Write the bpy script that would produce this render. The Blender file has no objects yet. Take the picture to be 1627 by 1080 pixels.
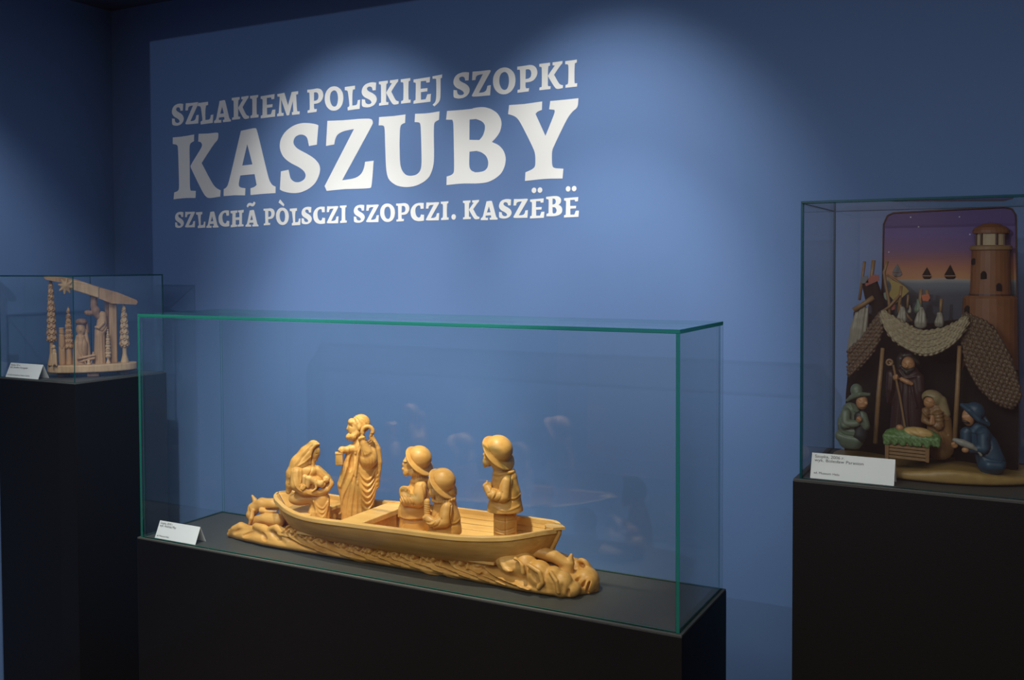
import bpy, bmesh, math, random
import numpy as np
from mathutils import Vector, Matrix, Quaternion
from mathutils.geometry import tessellate_polygon

scn = bpy.context.scene
COL = scn.collection
PI = math.pi
random.seed(4)
RNG = np.random.default_rng(7)

# ------------------------------------------------------------------ camera
cam_d = bpy.data.cameras.new('camera')
cam = bpy.data.objects.new('camera', cam_d)
COL.objects.link(cam)
EYE = Vector((0.0, 0.0, 1.60))
YAW, PITCH, ROLL = -0.48949742, -0.03113957, -0.00409623
FPX = 1561.818
cy_, sy_ = math.cos(YAW), math.sin(YAW)
fwd = Vector((sy_ * math.cos(PITCH), cy_ * math.cos(PITCH), math.sin(PITCH)))
rgt = Vector((cy_, -sy_, 0))
upv = rgt.cross(fwd)
r2 = rgt * math.cos(ROLL) + upv * math.sin(ROLL)
u2 = -rgt * math.sin(ROLL) + upv * math.cos(ROLL)
cam.matrix_world = Matrix(((r2.x, u2.x, -fwd.x, EYE.x), (r2.y, u2.y, -fwd.y, EYE.y), (r2.z, u2.z, -fwd.z, EYE.z), (0, 0, 0, 1)))
cam_d.sensor_fit = 'HORIZONTAL'
cam_d.sensor_width = 36.0
cam_d.lens = 36.0 * FPX / 1627
cam_d.shift_y = -73.05 / 1627
cam_d.clip_start = 0.02
scn.camera = cam

# ------------------------------------------------------------------ world, exposure, lamps
w = bpy.data.worlds.new('world')
w.use_nodes = True
w.node_tree.nodes['Background'].inputs[0].default_value = (0.35, 0.40, 0.5, 1)
w.node_tree.nodes['Background'].inputs[1].default_value = 0.05
scn.world = w
scn.view_settings.view_transform = 'Standard'
scn.view_settings.look = 'None'
scn.view_settings.gamma = 1.0
scn.view_settings.use_curve_mapping = False
scn.view_settings.exposure = 0.06
scn.cycles.transparent_max_bounces = 40
scn.cycles.max_bounces = 8
scn.cycles.caustics_reflective = False
scn.cycles.caustics_refractive = False


def spot(name, loc, target, energy, angle, blend, colr=(1, 0.96, 0.9), radius=0.02):
    d = bpy.data.lights.new(name, 'SPOT')
    d.energy = energy
    d.spot_size = math.radians(angle)
    d.spot_blend = blend
    d.color = colr
    d.shadow_soft_size = radius
    o = bpy.data.objects.new(name, d)
    COL.objects.link(o)
    o.location = loc
    o.rotation_euler = (Vector(target) - Vector(loc)).to_track_quat('-Z', 'Y').to_euler()
    return o


def area(name, loc, target, energy, sx, sy, colr=(1, 1, 1)):
    d = bpy.data.lights.new(name, 'AREA')
    d.shape = 'RECTANGLE'
    d.size, d.size_y = sx, sy
    d.energy = energy
    d.color = colr
    o = bpy.data.objects.new(name, d)
    COL.objects.link(o)
    o.location = loc
    o.rotation_euler = (Vector(target) - Vector(loc)).to_track_quat('-Z', 'Y').to_euler()
    return o


# ceiling spotlights in front of the cases, tilted to the walls
WARM = (1, 0.97, 0.93)
for sx in (-2.06, -1.13):
    spot('ceiling_spot', (sx, 1.85, 2.60), (sx, 2.75, 1.68), 50, 66, 0.9, WARM, 0.03)
    spot('ceiling_spot_beam', (sx, 1.84, 2.60), (sx + 0.02, 2.75, 1.25), 40, 46, 0.8, WARM, 0.03)
spot('ceiling_spot', (-2.30, 1.35, 2.60), (-3.28, 1.50, 1.45), 46, 84, 0.5, WARM, 0.03)
# tighter beam on the boat case
spot('ceiling_spot_beam', (-1.15, 1.45, 2.60), (-1.34, 1.99, 0.95), 185, 42, 0.8, (1, 0.91, 0.76))
spot('ceiling_spot_beam', (-1.70, 1.20, 2.60), (-2.12, 2.05, 1.05), 110, 62, 0.8, WARM, 0.03)  # extra unseen beam, added to brighten the caption card and left end
# unseen spot added on the opposite wall for its veil in the glass
spot('ceiling_spot', (-1.0, -1.9, 2.60), (-1.2, -3.2, 1.75), 42, 66, 0.8, (1, 0.9, 0.8), 0.05)
# unseen fill panel added in place of the gallery's other lamps
area('gallery_fill', (-0.7, -0.1, 2.58), (-0.7, -0.0999, 0), 54, 2.4, 1.4, (1.0, 0.95, 0.90))


def projector(loc, x0, x1, z0, z1, wall_y, energy, colr):
    """video projector: its black-level beam lights a rectangle of the back wall"""
    o = spot('projector', loc, (loc[0], wall_y, loc[2]), energy, 100, 0.0, colr, 0.004)
    d = o.data
    d.use_nodes = True
    nt = d.node_tree
    em = nt.nodes['Emission']
    tc = nt.nodes.new('ShaderNodeTexCoord')
    sp = nt.nodes.new('ShaderNodeSeparateXYZ')
    nt.links.new(tc.outputs['Normal'], sp.inputs[0])
    L = wall_y - loc[1]

    def m(op, a, b):
        n = nt.nodes.new('ShaderNodeMath')
        n.operation = op
        for i, v in enumerate((a, b)):
            if isinstance(v, (int, float)):
                n.inputs[i].default_value = v
            else:
                nt.links.new(v, n.inputs[i])
        return n.outputs[0]
    az = m('ABSOLUTE', sp.outputs['Z'], 0)
    u = m('DIVIDE', sp.outputs['X'], az)
    v = m('DIVIDE', sp.outputs['Y'], az)
    k = m('MULTIPLY', m('MULTIPLY', m('GREATER_THAN', u, (x0 - loc[0]) / L), m('LESS_THAN', u, (x1 - loc[0]) / L)),
          m('MULTIPLY', m('GREATER_THAN', v, (z0 - loc[2]) / L), m('LESS_THAN', v, (z1 - loc[2]) / L)))
    nt.links.new(k, em.inputs['Strength'])
    return o


projector((-1.30, -2.20, 2.52), -3.064, 0.90, 0.02, 2.471, 2.75, 84, (0.85, 0.90, 1.0))

# ------------------------------------------------------------------ materials
MATS = {}


def nodemat(name):
    m = bpy.data.materials.new(name)
    m.use_nodes = True
    nt = m.node_tree
    b = nt.nodes['Principled BSDF']
    MATS[name] = m
    return m, nt, b


def N(nt, t, **kw):
    n = nt.nodes.new(t)
    for k, v in kw.items():
        if k in n.inputs:
            n.inputs[k].default_value = v
        else:
            setattr(n, k, v)
    return n


def mat(name, col, rough=0.6, var=0.12, scale=40, bump=0.1, bscale=120, metal=0.0, spec=0.5, stretch=(1, 1, 1), emis=None, dist=0.002):
    """procedural paint / wood / paper: noise-varied colour and fine relief"""
    m, nt, b = nodemat(name)
    tc = N(nt, 'ShaderNodeTexCoord')
    mp = N(nt, 'ShaderNodeMapping')
    mp.inputs['Scale'].default_value = stretch
    nt.links.new(tc.outputs['Object'], mp.inputs[0])
    ns = N(nt, 'ShaderNodeTexNoise', Scale=scale, Detail=4.0)
    nt.links.new(mp.outputs[0], ns.inputs['Vector'])
    mx = N(nt, 'ShaderNodeMix', data_type='RGBA')
    lo = [max(0, c * (1 - var)) for c in col]
    hi = [min(1, c * (1 + var)) for c in col]
    mx.inputs[6].default_value = (*lo, 1)
    mx.inputs[7].default_value = (*hi, 1)
    nt.links.new(ns.outputs[0], mx.inputs[0])
    nt.links.new(mx.outputs[2], b.inputs['Base Color'])
    b.inputs['Roughness'].default_value = rough
    b.inputs['Metallic'].default_value = metal
    b.inputs['Specular IOR Level'].default_value = spec
    if bump:
        n2 = N(nt, 'ShaderNodeTexNoise', Scale=bscale, Detail=3.0)
        nt.links.new(mp.outputs[0], n2.inputs['Vector'])
        bp = N(nt, 'ShaderNodeBump', Strength=bump, Distance=dist)
        nt.links.new(n2.outputs[0], bp.inputs['Height'])
        nt.links.new(bp.outputs[0], b.inputs['Normal'])
    if emis:
        b.inputs['Emission Color'].default_value = (*emis[0], 1)
        b.inputs['Emission Strength'].default_value = emis[1]
    return m


def woodmat(name, light, dark, scale=1.0, rough=0.5, axis=(1.2, 14, 14), bump=0.25):
    m, nt, b = nodemat(name)
    tc = N(nt, 'ShaderNodeTexCoord')
    mp = N(nt, 'ShaderNodeMapping')
    mp.inputs['Scale'].default_value = [a * scale for a in axis]
    nt.links.new(tc.outputs['Object'], mp.inputs[0])
    n1 = N(nt, 'ShaderNodeTexNoise', Scale=6.0, Detail=5.0, Distortion=0.6)
    nt.links.new(mp.outputs[0], n1.inputs['Vector'])
    n2 = N(nt, 'ShaderNodeTexNoise', Scale=14.0, Detail=2.0)
    nt.links.new(tc.outputs['Object'], n2.inputs['Vector'])
    ad = N(nt, 'ShaderNodeMath', operation='MULTIPLY_ADD')
    nt.links.new(n2.outputs[0], ad.inputs[0])
    ad.inputs[1].default_value = 0.5
    sb = N(nt, 'ShaderNodeMath', operation='MULTIPLY_ADD')
    nt.links.new(n1.outputs[0], sb.inputs[0])
    sb.inputs[1].default_value = 0.9
    sb.inputs[2].default_value = -0.2
    nt.links.new(sb.outputs[0], ad.inputs[2])
    cr = N(nt, 'ShaderNodeValToRGB')
    cr.color_ramp.elements[0].position = 0.3
    cr.color_ramp.elements[0].color = (*dark, 1)
    cr.color_ramp.elements[1].position = 0.7
    cr.color_ramp.elements[1].color = (*light, 1)
    nt.links.new(ad.outputs[0], cr.inputs[0])
    nt.links.new(cr.outputs[0], b.inputs['Base Color'])
    b.inputs['Roughness'].default_value = rough
    b.inputs['Specular IOR Level'].default_value = 0.35
    bp = N(nt, 'ShaderNodeBump', Strength=bump, Distance=0.001)
    nt.links.new(n1.outputs[0], bp.inputs['Height'])
    nt.links.new(bp.outputs[0], b.inputs['Normal'])
    return m


# blue emulsion paint, with a faint roller texture
BLUE = mat('blue_wall_paint', (0.121, 0.218, 0.440), 0.75, 0.03, 6, 0.12, 260, dist=0.001, spec=0.3)
CEIL = mat('ceiling_paint', (0.06, 0.075, 0.12), 0.8, 0.05, 6, 0.2, 200)
FLOORM = woodmat('floor_boards', (0.22, 0.16, 0.11), (0.12, 0.08, 0.05), 1.0, 0.45, (1, 8, 8))
BACKM = mat('far_wall_paint', (0.50, 0.34, 0.36), 0.8, 0.05, 4, 0.1, 200)
BLACK = mat('black_laminate', (0.0038, 0.0033, 0.0035), 0.45, 0.1, 20, 0.1, 400, spec=0.30)
TOPM = mat('dark_grey_laminate', (0.058, 0.060, 0.055), 0.55, 0.08, 30, 0.1, 400, spec=0.4)
LETTER = mat('projected_white', (0.86, 0.88, 0.86), 0.6, 0.01, 20, 0.0, spec=0.3)  # white colour stands in for letters projected as light
PAPER = mat('white_card', (0.86, 0.88, 0.88), 0.7, 0.01, 30, 0.05, 500)
INK = mat('black_ink', (0.03, 0.03, 0.035), 0.7, 0.02, 20, 0.0)
LINDEN = woodmat('oiled_linden_wood', (0.68, 0.375, 0.102), (0.53, 0.262, 0.058), 1.0, 0.42)
LINDEN_P = woodmat('pale_linden_wood', (0.76, 0.475, 0.160), (0.64, 0.355, 0.100), 1.0, 0.42)
ALDER = woodmat('raw_alder_wood', (0.50, 0.31, 0.175), (0.36, 0.205, 0.105), 1.0, 0.6, (14, 14, 1.5))
ALDER_D = woodmat('stained_alder_wood', (0.31, 0.17, 0.10), (0.19, 0.10, 0.06), 1.0, 0.6, (14, 14, 1.5))
ALDER_L = woodmat('pale_birch_wood', (0.58, 0.40, 0.235), (0.44, 0.28, 0.15), 1.0, 0.6, (14, 14, 1.5))


def glassmats(ec=(0.03, 0.27, 0.20), tc_=(0.10, 0.42, 0.34)):
    m = bpy.data.materials.new('clear_glass')
    m.use_nodes = True
    nt = m.node_tree
    nt.nodes.clear()
    out = N(nt, 'ShaderNodeOutputMaterial')
    mix = N(nt, 'ShaderNodeMixShader')
    tr = N(nt, 'ShaderNodeBsdfTransparent', Color=(0.968, 0.985, 0.978, 1))
    gl = N(nt, 'ShaderNodeBsdfGlossy', Color=(1, 1, 1, 1), Roughness=0.0)
    geo = N(nt, 'ShaderNodeNewGeometry')
    ma = N(nt, 'ShaderNodeMath', operation='MULTIPLY_ADD')
    ma.inputs[1].default_value = 1 / 1.5 - 1.5
    ma.inputs[2].default_value = 1.5
    nt.links.new(geo.outputs['Backfacing'], ma.inputs[0])
    fr = N(nt, 'ShaderNodeFresnel')
    nt.links.new(ma.outputs[0], fr.inputs['IOR'])
    nt.links.new(fr.outputs[0], mix.inputs[0])
    nt.links.new(tr.outputs[0], mix.inputs[1])
    nt.links.new(gl.outputs[0], mix.inputs[2])
    nt.links.new(mix.outputs[0], out.inputs[0])
    e = bpy.data.materials.new('green_glass_edge')
    e.use_nodes = True
    nt = e.node_tree
    nt.nodes.clear()
    out = N(nt, 'ShaderNodeOutputMaterial')
    mix = N(nt, 'ShaderNodeMixShader')
    mix.inputs[0].default_value = 0.40
    tr = N(nt, 'ShaderNodeBsdfTransparent', Color=(*tc_, 1))
    df = N(nt, 'ShaderNodeBsdfPrincipled', Roughness=0.25)
    df.inputs['Base Color'].default_value = (*ec, 1)
    nt.links.new(tr.outputs[0], mix.inputs[1])
    nt.links.new(df.outputs[0], mix.inputs[2])
    nt.links.new(mix.outputs[0], out.inputs[0])
    return m, e


GLASS, EDGE = glassmats()
GLASS_B, EDGE_B = glassmats((0.012, 0.12, 0.13), (0.02, 0.16, 0.18))


# ------------------------------------------------------------------ object helpers
def tag(o, label=None, cat=None, group=None, kind=None):
    if label:
        o['label'] = label
    if cat:
        o['category'] = cat
    if group:
        o['group'] = group
    if kind:
        o['kind'] = kind
    return o


def thing(name, label, cat, loc=(0, 0, 0), rz=0.0, group=None):
    o = bpy.data.objects.new(name, None)
    o.empty_display_size = 0.05
    COL.objects.link(o)
    o.location = loc
    o.rotation_euler = (0, 0, rz)
    return tag(o, label, cat, group)


def link(name, me, m=None, parent=None, loc=None, smooth=False, label=None):
    if m is not None:
        for mm in (m if isinstance(m, (list, tuple)) else [m]):
            me.materials.append(mm)
    if smooth:
        me.polygons.foreach_set('use_smooth', [True] * len(me.polygons))
    o = bpy.data.objects.new(name, me)
    COL.objects.link(o)
    if parent:
        o.parent = parent
    if loc:
        o.location = loc
    if label:
        o['label'] = label
    return o


def fromdata(name, vs, fs):
    me = bpy.data.meshes.new(name)
    me.from_pydata([tuple(v) for v in vs], [], fs)
    me.update()
    return me


def boxmesh(name, x0, x1, y0, y1, z0, z1, bevel=0.0, seg=2):
    bm = bmesh.new()
    bmesh.ops.create_cube(bm, size=1.0)
    for v in bm.verts:
        v.co = Vector(((x0 + x1) / 2 + v.co.x * (x1 - x0), (y0 + y1) / 2 + v.co.y * (y1 - y0), (z0 + z1) / 2 + v.co.z * (z1 - z0)))
    if bevel:
        bmesh.ops.bevel(bm, geom=bm.edges[:], offset=bevel, segments=seg, affect='EDGES', profile=0.5)
    me = bpy.data.meshes.new(name)
    bm.to_mesh(me)
    bm.free()
    return me


def box(name, x0, x1, y0, y1, z0, z1, m, parent=None, bevel=0.0, **kw):
    return link(name, boxmesh(name, x0, x1, y0, y1, z0, z1, bevel), m, parent, **kw)


def struct(name, x0, x1, y0, y1, z0, z1, m):
    return tag(box(name, x0, x1, y0, y1, z0, z1, m), kind='structure')


def rounded(poly, it=2):
    """smooth the soft corners of an outline, keep the sharp ones"""
    P = [np.array(p, float) for p in poly]
    n = len(P)
    out = []
    for i in range(n):
        a, b, c = P[i - 1], P[i], P[(i + 1) % n]
        u, v = b - a, c - b
        lu, lv = np.linalg.norm(u), np.linalg.norm(v)
        if lu < 1e-9 or lv < 1e-9:
            continue
        ang = math.degrees(math.acos(max(-1, min(1, float(u @ v) / lu / lv))))
        if ang < 4 or ang > 62:
            out.append(b)
        else:
            k = 0.42
            s, e = b - u * k, b + v * k
            for t in (0.0, 0.33, 0.67, 1.0):
                out.append((1 - t) ** 2 * s + 2 * t * (1 - t) * b + t * t * e)
    return out


def plate(name, polys, y0, y1, m, parent=None, rnd=True):
    """flat cut-out in the XZ plane; first outline is the body; the others inside it are holes, outside it extra bodies"""
    ps = [rounded(p) if rnd else [np.array(q, float) for q in p] for p in polys]
    groups = []
    for p in ps:
        c = p[0]
        inside = False
        if groups:
            q = groups[0][0]
            n = len(q)
            for i in range(n):
                a, b = q[i - 1], q[i]
                if (a[1] > c[1]) != (b[1] > c[1]) and c[0] < (b[0] - a[0]) * (c[1] - a[1]) / (b[1] - a[1]) + a[0]:
                    inside = not inside
        if groups and inside:
            groups[0].append(p)
        else:
            groups.append([p])
    vs, fs = [], []
    for g in groups:
        base = len(vs)
        flat = [q for p in g for q in p]
        tris = tessellate_polygon([[Vector((q[0], q[1], 0)) for q in p] for p in g])
        n = len(flat)
        vs += [(q[0], y0, q[1]) for q in flat] + [(q[0], y1, q[1]) for q in flat]
        for t in tris:
            fs.append([base + i for i in t])
            fs.append([base + n + i for i in reversed(t)])
        s = 0
        for p in g:
            k = len(p)
            for i in range(k):
                a, b = s + i, s + (i + 1) % k
                fs.append([base + a, base + b, base + n + b, base + n + a])
            s += k
    me = fromdata(name, vs, fs)
    bm = bmesh.new()
    bm.from_mesh(me)
    bmesh.ops.recalc_face_normals(bm, faces=bm.faces[:])
    bm.to_mesh(me)
    bm.free()
    return link(name, me, m, parent)


# ------------------------------------------------------------------ carving kit: distance fields meshed with surface nets
def ell(x, y, z, rx, ry, rz, rot=0.0):
    """ellipsoid; rot turns it in the x-z plane (degrees, x towards z)"""
    c, s = math.cos(math.radians(rot)), math.sin(math.radians(rot))

    def f(p):
        dx, dy, dz = p[:, 0] - x, p[:, 1] - y, p[:, 2] - z
        a, b = dx * c + dz * s, -dx * s + dz * c
        k0 = np.sqrt((a / rx) ** 2 + (dy / ry) ** 2 + (b / rz) ** 2)
        k1 = np.sqrt((a / rx ** 2) ** 2 + (dy / ry ** 2) ** 2 + (b / rz ** 2) ** 2)
        return k0 * (k0 - 1) / np.maximum(k1, 1e-9)
    return f


def cap(*pts, sq=1.0, k=0.0):
    """tapered capsule chain through (x, y, z, r) points, squashed in y about the first point's y by sq"""
    def f(p):
        y0 = pts[0][1]
        q = p if sq == 1.0 else np.stack([p[:, 0], y0 + (p[:, 1] - y0) / sq, p[:, 2]], 1)
        best = None
        for a, b in zip(pts[:-1], pts[1:]):
            A = np.array([a[0], y0 + (a[1] - y0) / sq, a[2]])
            B = np.array([b[0], y0 + (b[1] - y0) / sq, b[2]])
            d = B - A
            t = np.clip(((q - A) @ d) / max(d @ d, 1e-9), 0, 1)
            dd = np.linalg.norm(q - A - t[:, None] * d, axis=1) - (a[3] + t * (b[3] - a[3]))
            if best is None:
                best = dd
            elif k:
                h = np.clip(0.5 + 0.5 * (dd - best) / k, 0, 1)
                best = dd * (1 - h) + best * h - k * h * (1 - h)
            else:
                best = np.minimum(best, dd)
        return best * min(1.0, sq)
    return f


def bx(x, y, z, hx, hy, hz, r=2.0, rot=0.0):
    c, s = math.cos(math.radians(rot)), math.sin(math.radians(rot))

    def f(p):
        dx, dy, dz = p[:, 0] - x, p[:, 1] - y, p[:, 2] - z
        a, b = np.abs(dx * c + dz * s) - hx + r, np.abs(-dx * s + dz * c) - hz + r
        e = np.abs(dy) - hy + r
        o = np.sqrt(np.maximum(a, 0) ** 2 + np.maximum(b, 0) ** 2 + np.maximum(e, 0) ** 2)
        return o + np.minimum(np.maximum(np.maximum(a, b), e), 0) - r
    return f


def tor(x, y, z, R, r, nrm=(0, 1, 0), part=None):
    """ring with its axis along nrm"""
    n = np.array(nrm, float)
    n /= np.linalg.norm(n)

    def f(p):
        q = p - np.array([x, y, z])
        h = q @ n
        rad = np.linalg.norm(q - h[:, None] * n, axis=1)
        d = np.sqrt((rad - R) ** 2 + h ** 2) - r
        if part:
            d = np.maximum(d, part(p))
        return d
    return f


def disc(x, y, z, nrm, R, t, dome=0.0):
    """round-edged disc (hat brim) facing nrm"""
    n = np.array(nrm, float)
    n /= np.linalg.norm(n)

    def f(p):
        q = p - np.array([x, y, z])
        h = q @ n
        rad = np.linalg.norm(q - h[:, None] * n, axis=1)
        h = h + dome * (rad / R) ** 2 * R
        a = np.maximum(rad - R, 0)
        return np.sqrt(a ** 2 + h ** 2) - t
    return f


def U(k, *fs):
    def f(p):
        d = fs[0](p)
        for g in fs[1:]:
            e = g(p)
            if k > 0:
                h = np.clip(0.5 + 0.5 * (e - d) / k, 0, 1)
                d = e * (1 - h) + d * h - k * h * (1 - h)
            else:
                d = np.minimum(d, e)
        return d
    return f


def sub(k, a, *bs):
    def f(p):
        d = a(p)
        for g in bs:
            e = -g(p)
            h = np.clip(0.5 - 0.5 * (e - d) / max(k, 1e-6), 0, 1)
            d = e * (1 - h) + d * h + k * h * (1 - h)
        return d
    return f


def isect(a, *bs):
    def f(p):
        d = a(p)
        for g in bs:
            d = np.maximum(d, g(p))
        return d
    return f


def pl(n, d):
    """half space n.p < d"""
    n = np.array(n, float)
    n /= np.linalg.norm(n)
    return lambda p: p @ n - d


def seg2(px, pz, pts):
    best = None
    for (ax, az), (bx_, bz) in zip(pts[:-1], pts[1:]):
        dx, dz = bx_ - ax, bz - az
        t = np.clip(((px - ax) * dx + (pz - az) * dz) / max(dx * dx + dz * dz, 1e-9), 0, 1)
        d = (px - ax - t * dx) ** 2 + (pz - az - t * dz) ** 2
        best = d if best is None else np.minimum(best, d)
    return np.sqrt(best)


def sm(pts, n=3):
    """smooth a 2-D stroke"""
    P = [pts[0]] + list(pts) + [pts[-1]]
    out = []
    for i in range(1, len(P) - 2):
        p0, p1, p2, p3 = [np.array(q, float) for q in P[i - 1:i + 3]]
        for j in range(n):
            t = j / n
            out.append(tuple(0.5 * (2 * p1 + (p2 - p0) * t + (2 * p0 - 5 * p1 + 4 * p2 - p3) * t * t + (3 * p1 - p0 - 3 * p2 + p3) * t ** 3)))
    out.append(tuple(pts[-1]))
    return out


def relief(f, strokes, extra=None, front=None):
    """carve strokes seen from the front: each (points, width, height); height < 0 is a groove; front=y keeps it before that depth"""
    st = [(sm(p) if len(p) > 2 else p, w_, a) for p, w_, a in strokes]

    def g(p):
        d = f(p)
        m_ = np.abs(d) < 60
        if m_.any():
            q = p[m_]
            add = np.zeros(len(q))
            for pts, w_, a in st:
                add += a * np.exp(-(seg2(q[:, 0], q[:, 2], pts) / w_) ** 2)
            if extra is not None:
                add += extra(q)
            if front is not None:
                add *= np.clip((front - q[:, 1]) / 10.0, 0, 1)
            d = d.copy()
            d[m_] -= add
        return d
    return g


def surfnet(f, lo, hi, h):
    lo = np.array(lo, float)
    hi = np.array(hi, float)
    B = 8
    nb = np.maximum(1, np.ceil((hi - lo) / (h * B)).astype(int))
    n = nb * B
    V = np.full(tuple(n), 1e3, np.float32)
    ci = np.stack(np.meshgrid(*[np.arange(k) for k in nb], indexing='ij'), -1).reshape(-1, 3)
    cen = lo + (ci * B + (B - 1) / 2) * h
    cv = f(cen)
    rad = B * h * 0.87 * 1.9 + 4 * h
    near = np.abs(cv) < rad
    loc = np.stack(np.meshgrid(*[np.arange(B)] * 3, indexing='ij'), -1).reshape(-1, 3)
    far_in = ci[(~near) & (cv < 0)]
    for c in far_in:
        V[c[0] * B:(c[0] + 1) * B, c[1] * B:(c[1] + 1) * B, c[2] * B:(c[2] + 1) * B] = -1e3
    nc = ci[near]
    for s in range(0, len(nc), 256):
        c = nc[s:s + 256]
        idx = (c[:, None, :] * B + loc[None]).reshape(-1, 3)
        V[idx[:, 0], idx[:, 1], idx[:, 2]] = f(lo + idx * h)
    ins = V < 0
    ins[0] = ins[-1] = False
    ins[:, 0] = ins[:, -1] = False
    ins[:, :, 0] = ins[:, :, -1] = False
    V = np.where(ins, np.minimum(V, -1e-4), np.maximum(V, 1e-4))
    nx, ny, nz = V.shape
    cor = [(i, j, k) for i in (0, 1) for j in (0, 1) for k in (0, 1)]
    cs = sum(ins[i:nx - 1 + i, j:ny - 1 + j, k:nz - 1 + k].astype(np.int8) for i, j, k in cor)
    act = (cs > 0) & (cs < 8)
    ids = np.argwhere(act)
    imap = np.full(act.shape, -1, np.int64)
    imap[act] = np.arange(len(ids))
    acc = np.zeros((len(ids), 3))
    cnt = np.zeros(len(ids))
    for a in range(8):
        for ax in range(3):
            ca = cor[a]
            if ca[ax]:
                continue
            cb = list(ca)
            cb[ax] = 1
            va = V[ids[:, 0] + ca[0], ids[:, 1] + ca[1], ids[:, 2] + ca[2]]
            vb = V[ids[:, 0] + cb[0], ids[:, 1] + cb[1], ids[:, 2] + cb[2]]
            m_ = (va < 0) != (vb < 0)
            t = np.where(m_, va / np.where(m_, va - vb, 1), 0)
            pos = np.tile(np.array(ca, float), (len(ids), 1))
            pos[:, ax] += t
            acc[m_] += pos[m_]
            cnt[m_] += 1
    P = lo + (ids + acc / np.maximum(cnt, 1)[:, None]) * h
    faces = []
    for ax in range(3):
        sl0 = [slice(1, -1)] * 3
        s0 = [slice(0, nx - 1), slice(0, ny - 1), slice(0, nz - 1)]
        A = ins
        sh = [slice(None)] * 3
        a0 = [slice(None)] * 3
        a0[ax] = slice(0, -1)
        sh[ax] = slice(1, None)
        ch = np.argwhere(A[tuple(a0)] != A[tuple(sh)])
        o1, o2 = [(1, 2), (2, 0), (0, 1)][ax]
        ok = (ch[:, o1] > 0) & (ch[:, o2] > 0) & (ch[:, o1] < V.shape[o1] - 1) & (ch[:, o2] < V.shape[o2] - 1) & (ch[:, ax] < V.shape[ax] - 1)
        ch = ch[ok]

        def cell(d1, d2):
            q = ch.copy()
            q[:, o1] -= d1
            q[:, o2] -= d2
            return imap[q[:, 0], q[:, 1], q[:, 2]]
        quad = np.stack([cell(1, 1), cell(0, 1), cell(0, 0), cell(1, 0)], 1)
        flip = ~ins[ch[:, 0], ch[:, 1], ch[:, 2]]
        quad[flip] = quad[flip][:, ::-1]
        faces.append(quad[(quad >= 0).all(1)])
    return P, np.concatenate(faces)


def npmesh(name, P, F):
    me = bpy.data.meshes.new(name)
    me.vertices.add(len(P))
    me.vertices.foreach_set('co', np.asarray(P, np.float32).ravel())
    me.loops.add(F.size)
    me.loops.foreach_set('vertex_index', np.asarray(F, np.int32).ravel())
    me.polygons.add(len(F))
    me.polygons.foreach_set('loop_start', np.arange(0, F.size, F.shape[1], dtype=np.int32))
    me.update(calc_edges=True)
    me.validate()
    return me


class Carver:
    """local drawing frame: x right, y depth away from the viewer, z DOWN, in drawing units; ox, oz is the foot, s metres per unit"""
    def __init__(self, ox, oz, s):
        self.ox, self.oz, self.s = ox, oz, s

    def make(self, name, f, lo, hi, h, m, parent=None, label=None, oy=0.0):
        P, F = surfnet(f, lo, hi, h)
        Q = np.stack([(P[:, 0] - self.ox) * self.s, (P[:, 1] - oy) * self.s, (self.oz - P[:, 2]) * self.s], 1)
        me = npmesh(name, Q, F[:, ::-1])
        return link(name, me, m, parent, smooth=True, label=label)


def facing(x, y):
    """turn about z that points local +y straight away from the viewer's side of the room"""
    return math.atan2(-x, y)


def tube_mesh(name, pts, rad, n=8, close=False):
    """round bar through 3-D points; rad number or list"""
    P = [Vector(p) for p in pts]
    vs, fs = [], []
    R = rad if isinstance(rad, (list, tuple)) else [rad] * len(P)
    for i, p in enumerate(P):
        d = (P[min(i + 1, len(P) - 1)] - P[max(i - 1, 0)]).normalized()
        a = d.orthogonal().normalized() if i == 0 else (a - d * a.dot(d)).normalized()
        b = d.cross(a)
        for j in range(n):
            t = 2 * PI * j / n
            vs.append(p + (a * math.cos(t) + b * math.sin(t)) * R[i])
    for i in range(len(P) - 1):
        for j in range(n):
            k = (j + 1) % n
            fs.append([i * n + j, i * n + k, (i + 1) * n + k, (i + 1) * n + j])
    fs.append(list(range(n))[::-1])
    fs.append([(len(P) - 1) * n + j for j in range(n)])
    return fromdata(name, vs, fs)


def lathe_mesh(name, prof, n=24, cx=0.0, cy=0.0, arc=(0, 2 * PI), sy=1.0):
    vs, fs = [], []
    full = abs(arc[1] - arc[0] - 2 * PI) < 1e-6
    cols = n if full else n + 1
    for i in range(cols):
        t = arc[0] + (arc[1] - arc[0]) * i / n
        for r, z in prof:
            vs.append((cx + r * math.cos(t), cy + r * math.sin(t) * sy, z))
    m_ = len(prof)
    for i in range(n):
        k = (i + 1) % cols
        for j in range(m_ - 1):
            fs.append([i * m_ + j, k * m_ + j, k * m_ + j + 1, i * m_ + j + 1])
    if full:
        fs.append([i * m_ for i in range(n)][::-1])
        fs.append([i * m_ + m_ - 1 for i in range(n)])
    return fromdata(name, vs, fs)

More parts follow.
